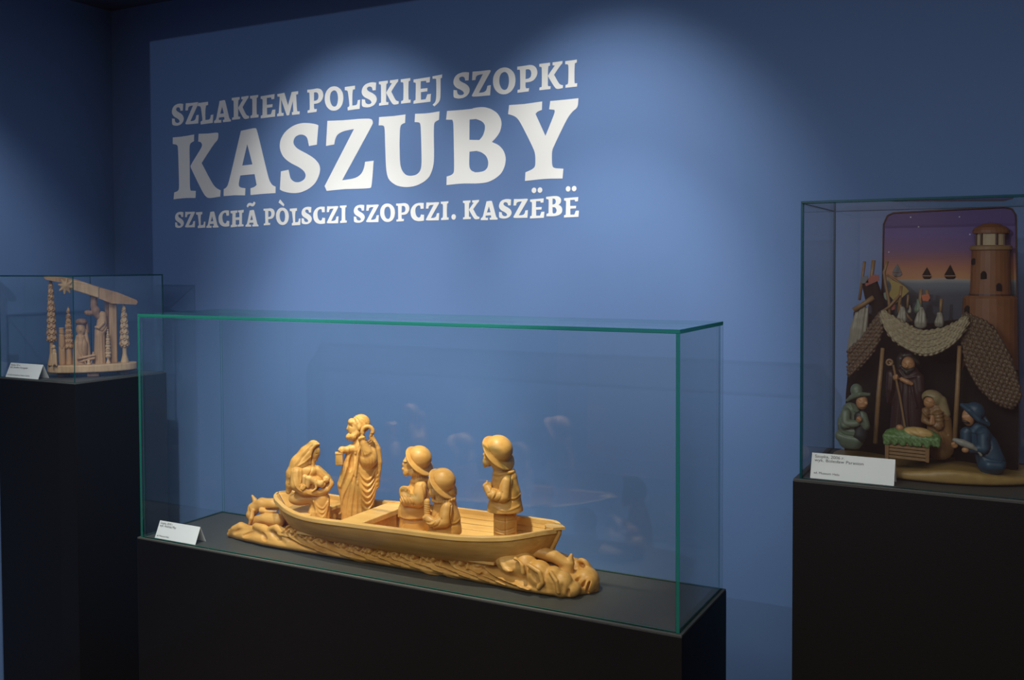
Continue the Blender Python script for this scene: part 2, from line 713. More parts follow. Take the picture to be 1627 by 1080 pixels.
# lettering outlines: big word in millimetres on the wall plane; small capitals per 1000 of width and cap height
BIG = {
 'K': [[(-2945,2091),(-2889,2091),(-2833,2095),(-2834,2070),(-2851,2064),(-2858,2054),(-2858,1980),(-2859,1894),(-2855,1883),(-2828,1881),(-2830,1854),(-2885,1856),(-2946,1853),(-2942,1879),(-2921,1884),(-2915,1896),(-2916,1954),(-2918,2053),(-2924,2062),(-2946,2066)],[(-2809,2096),(-2759,2094),(-2712,2095),(-2708,2090),(-2710,2068),(-2732,2053),(-2796,1985),(-2743,1906),(-2724,1888),(-2701,1878),(-2703,1855),(-2759,1850),(-2775,1856),(-2790,1871),(-2853,1970),(-2854,1979),(-2795,2043),(-2791,2054),(-2798,2064),(-2812,2067)]],
 'A': [[(-2596,2093),(-2526,2100),(-2519,2094),(-2477,1950),(-2463,1905),(-2449,1887),(-2433,1881),(-2434,1858),(-2504,1857),(-2553,1855),(-2553,1880),(-2533,1884),(-2523,1891),(-2532,1931),(-2602,1929),(-2612,1895),(-2605,1885),(-2578,1881),(-2580,1855),(-2633,1857),(-2686,1856),(-2685,1882),(-2670,1888),(-2659,1905)],[(-2566,2043),(-2542,1967),(-2592,1965)]],
 'S': [[(-2234,2088),(-2244,2093),(-2274,2099),(-2309,2102),(-2347,2096),(-2385,2077),(-2407,2051),(-2412,2027),(-2408,2007),(-2394,1984),(-2363,1963),(-2321,1945),(-2299,1930),(-2292,1915),(-2299,1901),(-2322,1892),(-2346,1894),(-2363,1906),(-2368,1924),(-2372,1939),(-2407,1935),(-2413,1870),(-2399,1863),(-2364,1855),(-2322,1854),(-2281,1866),(-2250,1886),(-2233,1912),(-2227,1936),(-2234,1955),(-2256,1975),(-2286,1991),(-2331,2012),(-2346,2027),(-2349,2039),(-2340,2055),(-2319,2062),(-2299,2059),(-2284,2049),(-2277,2018),(-2242,2021)]],
 'Z': [[(-2194,2101),(-2124,2098),(-2059,2098),(-2005,2096),(-1998,2082),(-2001,2074),(-2132,1891),(-2077,1895),(-2051,1907),(-2038,1927),(-2033,1950),(-1997,1952),(-2006,1865),(-2012,1858),(-2120,1860),(-2200,1857),(-2209,1874),(-2079,2065),(-2124,2061),(-2151,2051),(-2161,2035),(-2165,2017),(-2201,2014)]],
 'U': [[(-1973,2098),(-1915,2097),(-1865,2099),(-1867,2071),(-1882,2067),(-1888,2057),(-1890,1999),(-1889,1938),(-1883,1915),(-1868,1898),(-1850,1893),(-1825,1895),(-1809,1906),(-1802,1926),(-1803,1994),(-1805,2064),(-1812,2069),(-1829,2071),(-1827,2098),(-1776,2096),(-1731,2099),(-1733,2072),(-1749,2066),(-1754,2055),(-1753,1956),(-1755,1924),(-1769,1889),(-1793,1871),(-1829,1858),(-1868,1856),(-1905,1863),(-1936,1884),(-1946,1915),(-1949,2003),(-1950,2061),(-1956,2069),(-1975,2070)]],
 'B': [[(-1702,2098),(-1645,2097),(-1602,2098),(-1608,2099),(-1584,2101),(-1563,2100),(-1539,2093),(-1515,2078),(-1502,2058),(-1499,2040),(-1505,2017),(-1519,2000),(-1535,1987),(-1510,1976),(-1492,1957),(-1484,1933),(-1488,1908),(-1501,1885),(-1525,1869),(-1552,1859),(-1590,1857),(-1646,1860),(-1706,1857),(-1705,1885),(-1689,1888),(-1679,1894),(-1676,1905),(-1677,1986),(-1678,2058),(-1682,2068),(-1706,2070)],[(-1617,2064),(-1597,2064),(-1593,2064),(-1572,2056),(-1560,2044),(-1560,2028),(-1568,2008),(-1581,1996),(-1582,1996),(-1618,1999)],[(-1618,1961),(-1583,1962),(-1591,1961),(-1576,1958),(-1556,1945),(-1548,1926),(-1550,1908),(-1562,1896),(-1585,1893),(-1603,1894),(-1595,1893),(-1612,1899),(-1620,1912)]],
 'Y': [[(-1472,2099),(-1419,2098),(-1356,2101),(-1357,2075),(-1373,2071),(-1379,2064),(-1345,1994),(-1312,2064),(-1314,2072),(-1332,2075),(-1328,2100),(-1284,2100),(-1233,2101),(-1235,2073),(-1254,2062),(-1273,2039),(-1317,1959),(-1323,1945),(-1323,1904),(-1318,1893),(-1284,1890),(-1287,1860),(-1346,1862),(-1417,1858),(-1415,1885),(-1391,1893),(-1380,1902),(-1380,1935),(-1384,1953),(-1431,2040),(-1445,2058),(-1460,2066),(-1476,2071)]],
}
SMALL = {
 'S': [[(956,974),(742,1006),(517,1005),(265,958),(88,855),(0,679),(34,544),(185,418),(411,337),(585,260),(650,173),(584,111),(409,106),(258,165),(219,317),(17,347),(5,66),(105,16),(307,-19),(558,-19),(809,48),(959,169),(1000,298),(922,435),(738,546),(513,627),(374,703),(354,786),(440,840),(565,844),(690,796),(724,668),(923,664)]],
 'Z': [[(50,991),(441,975),(958,987),(1000,939),(978,898),(371,132),(608,131),(759,185),(825,375),(997,388),(960,-9),(43,-7),(0,51),(592,849),(332,837),(223,781),(200,652),(17,650)]],
 'O': [[(500,1024),(683,983),(864,854),(972,684),(1000,457),(952,237),(824,72),(641,-18),(458,-25),(275,22),(109,166),(18,352),(0,515),(20,708),(132,891),(298,998)],[(499,850),(609,814),(689,694),(717,483),(687,293),(624,170),(514,137),(393,190),(313,326),(277,490),(297,682),(371,804)]],
 'P': [[(1,993),(216,991),(422,996),(627,1010),(830,961),(952,849),(1000,687),(951,533),(808,402),(624,353),(410,354),(401,196),(438,123),(582,125),(561,-1),(4,-14),(13,98),(129,105),(150,183),(141,838),(112,872),(0,872)],[(421,846),(564,850),(667,794),(699,680),(674,556),(583,493),(411,481)]],
 'K': [[(4,1002),(464,1007),(460,895),(390,880),(369,709),(367,300),(360,159),(388,116),(479,117),(472,8),(0,2),(11,105),(99,119),(110,181),(112,828),(95,877),(3,895)],[(566,1004),(767,1008),(982,1018),(975,916),(905,876),(627,534),(800,230),(869,146),(1000,103),(989,1),(764,-24),(660,39),(375,488),(375,535),(628,841),(663,875),(565,897)]],
 'I': [[(1,998),(983,1009),(969,904),(808,881),(772,573),(770,201),(804,131),(1000,129),(979,6),(9,0),(31,109),(208,123),(257,192),(282,813),(211,872),(0,882)]],
 'L': [[(3,936),(669,948),(666,798),(533,782),(486,568),(483,117),(732,118),(802,170),(842,324),(1000,335),(956,-47),(181,-70),(173,63),(280,93),(298,167),(212,701),(160,780),(0,800)]],
 'A': [[(0,-63),(12,40),(95,72),(145,161),(352,924),(632,952),(680,918),(906,104),(943,45),(1000,26),(999,-63),(543,-62),(530,39),(627,62),(610,174),(305,168),(280,88),(318,47),(434,54),(432,-73)],[(497,655),(588,339),(371,330)]],
 'E': [[(18,933),(958,966),(932,752),(748,748),(728,832),(428,832),(417,525),(815,527),(796,395),(431,391),(431,83),(698,84),(794,276),(1000,280),(967,-34),(0,-52),(13,63),(124,92),(152,753),(126,802),(16,817)]],
 'M': [[(19,946),(338,973),(493,403),(661,973),(946,977),(937,847),(855,835),(884,151),(908,95),(1000,97),(999,-30),(668,-34),(662,84),(723,103),(710,577),(535,-29),(434,-37),(190,702),(191,129),(219,91),(292,95),(290,-34),(0,-32),(9,75),(74,94),(137,798),(112,829),(28,838)]],
 'J': [[(1,978),(1000,1013),(980,882),(835,863),(823,86),(684,-87),(181,-240),(0,-169),(275,-72),(387,103),(399,836),(336,874),(17,877)]],
 'C': [[(985,972),(620,993),(293,917),(44,697),(0,471),(54,214),(280,28),(605,-35),(995,-4),(1000,318),(773,340),(731,199),(568,158),(406,291),(353,519),(389,745),(578,853),(724,821),(754,651),(981,656)]],
 'H': [[(2,938),(519,958),(517,817),(388,795),(371,523),(673,535),(665,813),(582,841),(571,946),(1000,975),(985,819),(869,791),(846,102),(973,73),(972,-32),(536,-48),(538,67),(654,96),(658,368),(381,365),(377,87),(505,58),(491,-47),(5,-78),(8,59),(118,93),(149,776),(0,796)]],
 'B': [[(0,1039),(369,1059),(662,1066),(856,991),(929,847),(894,686),(758,609),(928,523),(1000,360),(961,179),(781,74),(512,27),(7,40),(22,162),(145,199),(162,871),(123,913),(0,925)],[(393,937),(540,920),(612,796),(553,656),(392,628)],[(392,498),(563,485),(660,348),(601,188),(439,163),(391,213)]],
 '~': [[(0,1186),(147,1365),(433,1394),(668,1326),(813,1453),(1000,1371),(854,1193),(617,1146),(382,1229),(238,1191),(122,1105)]],
 '`': [[(272,1511),(1000,1195),(879,1085),(0,1337)]],
}
TEXT = [('S', 1, -2.9484, -2.885),
 ('Z', 1, -2.8773, -2.8075),
 ('L', 1, -2.8117, -2.7326),
 ('A', 1, -2.7294, -2.6451),
 ('K', 1, -2.6391, -2.5555),
 ('I', 1, -2.5496, -2.5097),
 ('E', 1, -2.4996, -2.4297),
 ('M', 1, -2.4221, -2.3179),
 ('P', 1, -2.2823, -2.2101),
 ('O', 1, -2.205, -2.1227),
 ('L', 1, -2.1169, -2.0512),
 ('S', 1, -2.0456, -1.9811),
 ('K', 1, -1.973, -1.8918),
 ('I', 1, -1.8832, -1.8439),
 ('E', 1, -1.8333, -1.7639),
 ('J', 1, -1.7577, -1.7198),
 ('S', 1, -1.6779, -1.6152),
 ('Z', 1, -1.6084, -1.5379),
 ('O', 1, -1.5303, -1.4486),
 ('P', 1, -1.4427, -1.3716),
 ('K', 1, -1.3658, -1.2845),
 ('I', 1, -1.2769, -1.237),
 ('S', 3, -2.9397, -2.893),
 ('Z', 3, -2.8871, -2.8339),
 ('L', 3, -2.8282, -2.7805),
 ('A', 3, -2.7762, -2.7145),
 ('C', 3, -2.7136, -2.6597),
 ('H', 3, -2.6525, -2.5873),
 ('A', 3, -2.5798, -2.517),
 ('~', 3, -2.5727, -2.5293),
 ('P', 3, -2.4913, -2.438),
 ('O', 3, -2.4327, -2.3723),
 ('`', 3, -2.4199, -2.3929),
 ('L', 3, -2.3676, -2.3187),
 ('S', 3, -2.3144, -2.2673),
 ('C', 3, -2.2618, -2.2086),
 ('Z', 3, -2.2014, -2.1491),
 ('I', 3, -2.1432, -2.1134),
 ('S', 3, -2.0835, -2.0361),
 ('Z', 3, -2.0308, -1.9773),
 ('O', 3, -1.9721, -1.9104),
 ('P', 3, -1.9057, -1.8517),
 ('C', 3, -1.8482, -1.7943),
 ('Z', 3, -1.7874, -1.7345),
 ('I', 3, -1.7281, -1.6983),
 ('.', 3, -1.6879, -1.6705),
 ('K', 3, -1.6439, -1.5821),
 ('A', 3, -1.5777, -1.5154),
 ('S', 3, -1.5108, -1.4645),
 ('Z', 3, -1.4588, -1.4067),
 ('E', 3, -1.3998, -1.3494),
 ('.', 3, -1.3936, -1.377),
 ('.', 3, -1.3728, -1.3563),
 ('B', 3, -1.3431, -1.2875),
 ('E', 3, -1.2826, -1.232),
 ('.', 3, -1.2762, -1.2601),
 ('.', 3, -1.2559, -1.2399)]
LINE = {1:(2.1361,2.2172),3:(1.7432,1.8034)}

# ------------------------------------------------------------------ the room
CEIL_Z = 2.615
WX0, WX1, WY0, WY1 = -3.28, 2.6, -3.2, 2.75
struct('floor', WX0 - 0.1, WX1 + 0.1, WY0 - 0.1, WY1 + 0.1, -0.1, 0.0, FLOORM)
struct('ceiling', WX0 - 0.1, WX1 + 0.1, WY0 - 0.1, WY1 + 0.1, CEIL_Z, CEIL_Z + 0.1, CEIL)
struct('wall_back', WX0 - 0.1, WX1 + 0.1, WY1, WY1 + 0.1, 0, CEIL_Z, BLUE)
struct('wall_left', WX0 - 0.1, WX0, WY0, WY1, 0, CEIL_Z, BLUE)
struct('wall_right', WX1, WX1 + 0.1, WY0, WY1, 0, CEIL_Z, BACKM)
struct('wall_front', WX0 - 0.1, WX1 + 0.1, WY0 - 0.1, WY0, 0, CEIL_Z, BACKM)

# ------------------------------------------------------------------ wall lettering: thin plates in place of projected light
sign = thing('wall_lettering', 'large white three-line projected title lettering on the blue back wall', 'sign', (-2.1, WY1, 1.9))


def letter(polys):
    q = [[(x + 2.1, z - 1.9) for x, z in p] for p in polys]
    return plate('letter', q, -0.0010, -0.0001, LETTER, sign)


for ch in 'KASZUBY':
    letter([[(x / 1000, z / 1000) for x, z in p] for p in BIG[ch]])


def dot(cx, cz, r):
    letter([[(cx + r * math.cos(t * PI / 8), cz + r * 1.05 * math.sin(t * PI / 8)) for t in range(16)]])


hi_row = 0
for ch, ln, x0, x1 in TEXT:
    b, t = LINE[ln]
    if ch == '.':
        r = (x1 - x0) / 2
        if x0 < -1.6:
            dot((x0 + x1) / 2, b + 0.009, r)
        else:
            dot((x0 + x1) / 2, 1.8275, r)
        continue
    letter([[(x0 + (x1 - x0) * u / 1000, b + (t - b) * v / 1000) for u, v in p] for p in SMALL[ch]])


# ------------------------------------------------------------------ pedestals and glass cases
def pedestal(x0, x1, y0, y1, z, label):
    t = thing('display_pedestal', label, 'pedestal', ((x0 + x1) / 2, (y0 + y1) / 2, 0))
    hx, hy = (x1 - x0) / 2, (y1 - y0) / 2
    box('body', -hx, hx, -hy, hy, 0, z - 0.004, BLACK, t, 0.0015)
    box('top_panel', -hx + 0.0008, hx - 0.0008, -hy + 0.0008, hy - 0.0008, z - 0.0045, z, TOPM, t, 0.0008, label='dark grey top surface')
    return t


def pane(x0, x1, y0, y1, z0, z1, thin, parent, edge):
    me = boxmesh('glass_pane', x0, x1, y0, y1, z0, z1, 0.0006, 1)
    me.materials.append(GLASS)
    me.materials.append(edge)
    for p in me.polygons:
        n = p.normal
        clear = abs(n[thin]) > 0.9 or (edge is EDGE and ((thin == 1 and abs(n.x) > 0.9) or (thin == 0 and n.y > 0.9)))
        p.material_index = 0 if clear else 1
    o = bpy.data.objects.new('glass_pane', me)
    COL.objects.link(o)
    o.parent = parent
    return o


def glass_case(x0, x1, y0, y1, z0, z1, label, th=0.006, edge=None):
    cx, cy = (x0 + x1) / 2, (y0 + y1) / 2
    t = thing('glass_display_case', label, 'glass case', (cx, cy, z0))
    hx, hy, H = (x1 - x0) / 2, (y1 - y0) / 2, z1 - z0
    e = 0.0003
    pane(-hx + th + e, hx - th - e, -hy, -hy + th, 0, H - th - e, 1, t, edge)
    pane(-hx + th + e, hx - th - e, hy - th, hy, 0, H - th - e, 1, t, edge)
    pane(-hx, -hx + th, -hy, hy, 0, H - th - e, 0, t, edge)
    pane(hx - th, hx, -hy, hy, 0, H - th - e, 0, t, edge)
    pane(-hx, hx, -hy, hy, H - th, H, 2, t, edge)
    return t


ZC, ZL, ZR = 0.8694, 1.2143, 1.1621       # pedestal tops: middle, left, right
pedestal(-2.1240, -0.6040, 1.8371, 2.1505, ZC, 'long low black pedestal in the middle, under the boat carving')
pedestal(-3.165, -2.7680, 2.1544, 2.5380, ZL, 'tall narrow black pedestal in the left corner of the room')
pedestal(-0.4300, 0.2700, 2.0140, 2.3900, ZR, 'black pedestal at the right, under the painted carving')
glass_case(-2.1161, -0.6110, 1.8431, 2.1445, ZC, 1.4694, 'long glass case with green edges over the wooden boat', 0.0075, EDGE)
glass_case(-3.160, -2.7719, 2.1584, 2.5329, ZL, 1.5663, 'small glass case at the left over the nativity under a sloping roof', 0.0035, EDGE_B)
glass_case(-0.4177, 0.2600, 2.0200, 2.3800, ZR, 1.7221, 'tall glass case at the right over the painted seaside nativity', 0.0045, EDGE_B)


def text_mesh(s, size):
    cu = bpy.data.curves.new('t', 'FONT')
    cu.body = s
    cu.size = size
    cu.extrude = 0.00006
    o = bpy.data.objects.new('t', cu)
    COL.objects.link(o)
    dg = bpy.context.evaluated_depsgraph_get()
    me = bpy.data.meshes.new_from_object(o.evaluated_get(dg))
    bpy.data.objects.remove(o)
    return me


def tent_card(loc, w_, h_, half, lines, label, rz=0.0):
    """folded card standing like a roof: front face w_ x h_, feet half apart"""
    t = thing('tent_card', label, 'label card', loc, rz)
    th = 0.0005
    rise = math.sqrt(h_ * h_ - half * half)
    vs, fs = [], []
    prof = [(-half, 0), (0, rise), (half, 0), (half - 2 * th, 0), (0, rise - 2 * th), (-half + 2 * th, 0)]
    for x in (0, w_):
        vs += [(x, y, z) for y, z in prof]
    for i in range(6):
        j = (i + 1) % 6
        fs.append([i, j, 6 + j, 6 + i])
    fs += [[0, 5, 4, 1], [1, 4, 3, 2], [6, 7, 10, 11], [7, 8, 9, 10]]
    me = fromdata('folded_card', vs, fs)
    bm = bmesh.new()
    bm.from_mesh(me)
    bmesh.ops.recalc_face_normals(bm, faces=bm.faces[:])
    bm.to_mesh(me)
    bm.free()
    link('folded_card', me, PAPER, t)
    ang = math.atan2(rise, half)
    for s, x, v, size, squeeze in lines:
        me = text_mesh(s, size)
        o = link('printed_text', me, INK, t)
        k = h_ - v
        o.rotation_euler = (ang, 0, 0)
        nrm = Vector((0, -math.sin(ang), math.cos(ang))) * 0.0003
        o.location = Vector((x, -half + k * math.cos(ang), k * math.sin(ang))) + nrm
        o.scale = (squeeze, 1, 1)
    return t

tent_card((-2.076, 1.874, ZC), 0.148, 0.0465, 0.0190,
          [('Szopka, 2018 r.', 0.0045, 0.0085, 0.0078, 0.95), ('wyk. Andrzej May', 0.0045, 0.0155, 0.0084, 1.0), ('wł. Muzeum Helu', 0.0045, 0.0415, 0.0058, 1.1)],
          'bright white folded caption card in the front left corner of the long glass case', rz=0.0)
tent_card((-3.149, 2.194, ZL), 0.172, 0.052, 0.0215,
          [('Szopka, XX w.', 0.006, 0.010, 0.0085, 1.0), ('wyk. Stanisław Ostrzygalski', 0.006, 0.0185, 0.0085, 1.0), ('wł. Muzeum Etnograficzne, Oddział w Gdańsku', 0.006, 0.045, 0.0065, 0.95)],
          'white folded caption card in the small left case')
tent_card((-0.400, 2.056, ZR), 0.160, 0.0525, 0.0205,
          [('Szopka, 2006 r.', 0.006, 0.0095, 0.0085, 1.1), ('wyk. Bolesław Parasion', 0.006, 0.0175, 0.0085, 1.2), ('wł. Muzeum Helu', 0.006, 0.043, 0.0065, 1.1)],
          'greyish white folded caption card at the foot of the painted carving in the right case')

# ------------------------------------------------------------------ the boat: carved wave base, hull, thwarts, planks, dolphin
BY = 1.985
boat = thing('carved_boat', 'long carved wooden rowing boat riding on carved waves in the middle glass case', 'boat', (-1.36, BY, ZC))
BO = (-1.36, BY, ZC)


def ip(x, tab):
    """smooth curve through a table"""
    n = len(tab)
    x = min(max(x, tab[0][0]), tab[-1][0])
    i = 0
    while i < n - 2 and x > tab[i + 1][0]:
        i += 1

    def slope(j):
        a, b = tab[max(j - 1, 0)], tab[min(j + 1, n - 1)]
        return (b[1] - a[1]) / (b[0] - a[0])
    (xa, ya), (xb, yb) = tab[i], tab[i + 1]
    h = xb - xa
    t = (x - xa) / h
    return (2 * t ** 3 - 3 * t * t + 1) * ya + (t ** 3 - 2 * t * t + t) * h * slope(i) + (3 * t * t - 2 * t ** 3) * yb + (t ** 3 - t * t) * h * slope(i + 1)


BEAM = [(-1.760, 0.004), (-1.752, 0.022), (-1.735, 0.042), (-1.705, 0.062), (-1.658, 0.087), (-1.591, 0.104), (-1.50, 0.112), (-1.40, 0.1155), (-1.28, 0.1165), (-1.147, 0.1125), (-1.085, 0.102), (-1.028, 0.086), (-0.985, 0.062), (-0.955, 0.034), (-0.940, 0.010)]
GZ = [(-1.760, 0.997), (-1.705, 0.989), (-1.59, 0.9775), (-1.43, 0.981), (-1.283, 0.984), (-1.147, 0.986), (-1.03, 0.993), (-0.962, 1.003), (-0.94, 1.003)]
KZ = [(-1.76, 0.925), (-1.70, 0.903), (-1.5, 0.893), (-1.2, 0.893), (-1.02, 0.905), (-0.94, 0.925)]
XS = [-1.76 + 0.82 * (0.5 - 0.5 * math.cos(PI * i / 84)) for i in range(85)]


def sect(x, t, side, off=0.0):
    zk, zg = ip(x, KZ) + off * 1.2, ip(x, GZ)
    b = max(ip(x, BEAM) - off, 0.0012)
    y = b * max(0.0, 1 - (1 - t) ** 1.8) ** 0.6
    z = zk + (zg - zk) * t
    e = max(0.0, (x + 1.06) / 0.12)
    e2 = max(0.0, (-1.66 - x) / 0.10)
    xx = x - 0.040 * (1 - t) ** 1.2 * e ** 2 + 0.05 * (1 - t) * e2
    return Vector((xx - BO[0], side * y, z - BO[2]))


def hull_skin(name, t0, t1, off_a, off_b, side, xa, xb, m, parent, nt=8, label=None):
    """strip of shell between two offsets, closed all round"""
    xs = [x for x in XS if xa < x < xb]
    xs = [xa] + xs + [xb]
    ts = [t0 + (t1 - t0) * j / nt for j in range(nt + 1)]
    vs, fs = [], []
    K = nt + 1
    for x in xs:
        vs += [sect(x, t, side, off_a) for t in ts]
        vs += [sect(x, t, side, off_b) for t in ts]
    S = 2 * K
    for i in range(len(xs) - 1):
        for j in range(nt):
            a = i * S + j
            fs.append([a, a + 1, a + S + 1, a + S])
            c = a + K
            fs.append([c, c + S, c + S + 1, c + 1])
        a = i * S
        fs.append([a, a + S, a + S + K, a + K])
        a = i * S + nt
        fs.append([a, a + K, a + S + K, a + S])
    for i in (0, len(xs) - 1):
        for j in range(nt):
            a = i * S + j
            fs.append([a, a + K, a + K + 1, a + 1])
    me = fromdata(name, vs, fs)
    bm = bmesh.new()
    bm.from_mesh(me)
    bmesh.ops.recalc_face_normals(bm, faces=bm.faces[:])
    bm.to_mesh(me)
    bm.free()
    return link(name, me, m, parent, label=label)


def hull_outer():
    vs, fs = [], []
    NT = 12
    ring = 2 * (2 * NT + 1)
    for x in XS:
        row = [sect(x, 1 - j / NT, -1) for j in range(NT)] + [sect(x, 0, 1)] + [sect(x, (j + 1) / NT, 1) for j in range(NT)]
        inn = [sect(x, 1 - j / NT, 1, 0.006) for j in range(NT)] + [sect(x, 0, 1, 0.006)] + [sect(x, (j + 1) / NT, -1, 0.006) for j in range(NT)]
        vs += row + inn
    for i in range(len(XS) - 1):
        for j in range(ring):
            k = (j + 1) % ring
            fs.append([i * ring + j, i * ring + k, (i + 1) * ring + k, (i + 1) * ring + j])
    fs.append(list(range(ring)))
    fs.append([(len(XS) - 1) * ring + j for j in range(ring)][::-1])
    me = fromdata('hull', vs, fs)
    bm = bmesh.new()
    bm.from_mesh(me)
    bmesh.ops.recalc_face_normals(bm, faces=bm.faces[:])
    bm.to_mesh(me)
    bm.free()
    o = link('hull', me, LINDEN, boat, smooth=True)
    return o


hull_outer()
# gunwale: a pale rim board round the top of the hull
for side in (-1, 1):
    vs, fs = [], []
    n = len(XS)
    for i, x in enumerate(XS):
        a, b = sect(x, 1, side, -0.003), sect(x, 1, side, 0.0105 if ip(x, BEAM) > 0.03 else 0.006)
        vs += [(a.x, a.y, a.z - 0.007), (a.x, a.y, a.z + 0.0015), (a.x, a.y * 0.99, a.z + 0.003), (b.x, b.y, b.z + 0.003), (b.x, b.y, b.z - 0.007)]
    for i in range(n - 1):
        for j in range(5):
            k = (j + 1) % 5
            fs.append([i * 5 + j, i * 5 + k, (i + 1) * 5 + k, (i + 1) * 5 + j])
    fs += [[0, 1, 2, 3, 4], [(n - 1) * 5 + j for j in (4, 3, 2, 1, 0)]]
    me = fromdata('gunwale', vs, fs)
    bm = bmesh.new()
    bm.from_mesh(me)
    bmesh.ops.recalc_face_normals(bm, faces=bm.faces[:])
    bm.to_mesh(me)
    bm.free()
    link('gunwale', me, LINDEN_P, boat)
# planking inside, each strake a strip of its own with an open joint
for side in (-1, 1):
    for j in range(4):
        t0 = 0.36 + j * 0.145
        hull_skin('side_plank', t0, t0 + 0.137, 0.0062, 0.0100 - 0.0006 * (j % 2), side, -1.70, -1.005, LINDEN_P, boat, nt=2)
# floor boards
for j in range(-3, 4):
    yy = j * 0.020
    xe = 0.04 * abs(j) / 3
    box('floor_board', -1.68 + xe + 1.36, -1.03 - xe + 1.36, yy - 0.0093, yy + 0.0093, 0.920 - ZC, 0.926 - ZC, LINDEN_P, boat, 0.0008)
# stem and bow post
vs = []
stem = [(-0.946, 1.008), (-0.948, 0.992), (-0.960, 0.965), (-0.972, 0.938), (-0.985, 0.915)]
pts = [(x - BO[0] + 0.006, 0, z - BO[2]) for x, z in stem]
link('bow_post', tube_mesh('bow_post', pts, [0.0085, 0.0075, 0.0065, 0.007, 0.008], 8), LINDEN, boat, smooth=True)
plate('bow_cap', [[(-0.962, -0.020), (-0.945, -0.020), (-0.925, 0), (-0.945, 0.020), (-0.962, 0.020), (-0.975, 0)]], 0, 0.006, LINDEN_P, None, rnd=False)
o = bpy.data.objects['bow_cap']
o.parent = boat
o.data.transform(Matrix(((1, 0, 0, 1.36), (0, 0, 1, 0), (0, 1, 0, 1.003 - ZC), (0, 0, 0, 1))))
# thwart (bench board across the boat) and its panel
th = box('thwart', -1.483 + 1.36, -1.420 + 1.36, -0.104, 0.104, 0.9655 - ZC, 0.9795 - ZC, LINDEN_P, boat, 0.002)
box('thwart_panel', -1.440 + 1.36, -1.428 + 1.36, -0.066, 0.066, 0.926 - ZC, 0.9650 - ZC, LINDEN, boat, 0.001)
sb = box('stern_bench', -1.715 + 1.36, -1.612 + 1.36, -0.050, 0.078, 0.957 - ZC, 0.968 - ZC, LINDEN_P, boat, 0.002)
box('bench_panel', -1.628 + 1.36, -1.616 + 1.36, -0.020, 0.076, 0.926 - ZC, 0.9565 - ZC, LINDEN, boat, 0.001)

# carved wave base; world millimetres, y measured from the boat's centre line, z DOWN (negative is up)
WT = [(-1908, 4), (-1895, 14), (-1870, 27), (-1820, 46), (-1760, 58), (-1700, 60), (-1600, 58), (-1400, 57), (-1200, 58), (-1100, 64), (-1000, 74), (-930, 82), (-890, 70), (-862, 30), (-852, 8)]
HT = [(-1908, 12), (-1890, 24), (-1860, 34), (-1820, 36), (-1760, 42), (-1700, 44), (-1600, 38), (-1400, 33), (-1200, 36), (-1100, 46), (-1020, 52), (-960, 52), (-920, 44), (-880, 34), (-852, 10)]


def base_body(p):
    w_ = np.interp(p[:, 0], [t[0] for t in WT], [t[1] for t in WT])
    h_ = np.interp(p[:, 0], [t[0] for t in HT], [t[1] for t in HT])
    cyy = np.interp(p[:, 0], [-1908, -1800, -1000, -850], [-28, -12, -4, 15])
    zz = -p[:, 2] - 14
    up = np.maximum(zz, 0) / np.maximum(h_ - 14, 6)
    dn = np.maximum(-zz, 0) / 20
    q = np.sqrt(((p[:, 1] - cyy) / w_) ** 2 + up ** 2 + dn ** 2 + 1e-9)
    d = (q - 1) * np.minimum(w_, 24) * 0.9
    d = np.maximum(d, (p[:, 2] + 1.0))
    d = np.maximum(d, -1909 - p[:, 0])
    return np.maximum(d, p[:, 0] + 851)


lumps = []
grooves = [ell(-1400, -300, 0, 2, 2, 2)]
strokes = []
# scrolls along the near side, under the hull
for i, (x, z, r) in enumerate([(-1668, 50, 17), (-1638, 46, 18), (-1606, 42, 18), (-1572, 39, 17), (-1505, 37, 21), (-1458, 34, 15), (-1424, 33, 15), (-1385, 33, 15), (-1345, 35, 17), (-1300, 38, 24), (-1243, 39, 22), (-1170, 40, 22)]):
    lumps.append(ell(x, -50, -z, r * 1.15, 17, r * 0.95, 25))
    lumps.append(cap((x + r * 0.3, -54, -z + r * 0.4, r * 0.5), (x + r * 2.0, -50, -z + r * 1.3, r * 0.45), (x + r * 4.4, -46, -z + r * 2.2, 2.5)))
    arc = [(x + 0.2 * r + r * q_ * math.cos(a_), -z + r * 0.85 * q_ * math.sin(a_)) for a_, q_ in ((-2.9, 0.95), (-2.2, 0.85), (-1.4, 0.75), (-0.5, 0.66), (0.5, 0.55), (1.5, 0.45), (2.6, 0.35), (3.8, 0.25))]
    strokes.append((arc, r * 0.17, -r * 0.42))
    arc2 = [(x + 0.2 * r + r * q_ * math.cos(a_), -z + r * 0.85 * q_ * math.sin(a_)) for a_, q_ in ((-3.1, 1.25), (-2.2, 1.12), (-1.4, 1.0), (-0.5, 0.95), (0.4, 1.1))]
    strokes.append((arc2, r * 0.18, r * 0.20))
xx = -1700
while xx < -1100:
    strokes.append(([(xx, -42), (xx + 50, -31), (xx + 110, -21), (xx + 150, -15)], 3.2, RNG.uniform(1.6, 2.8)))
    strokes.append(([(xx + 12, -38), (xx + 60, -24), (xx + 120, -16)], 2.4, -RNG.uniform(1.5, 3.5)))
    xx += RNG.uniform(46, 80)
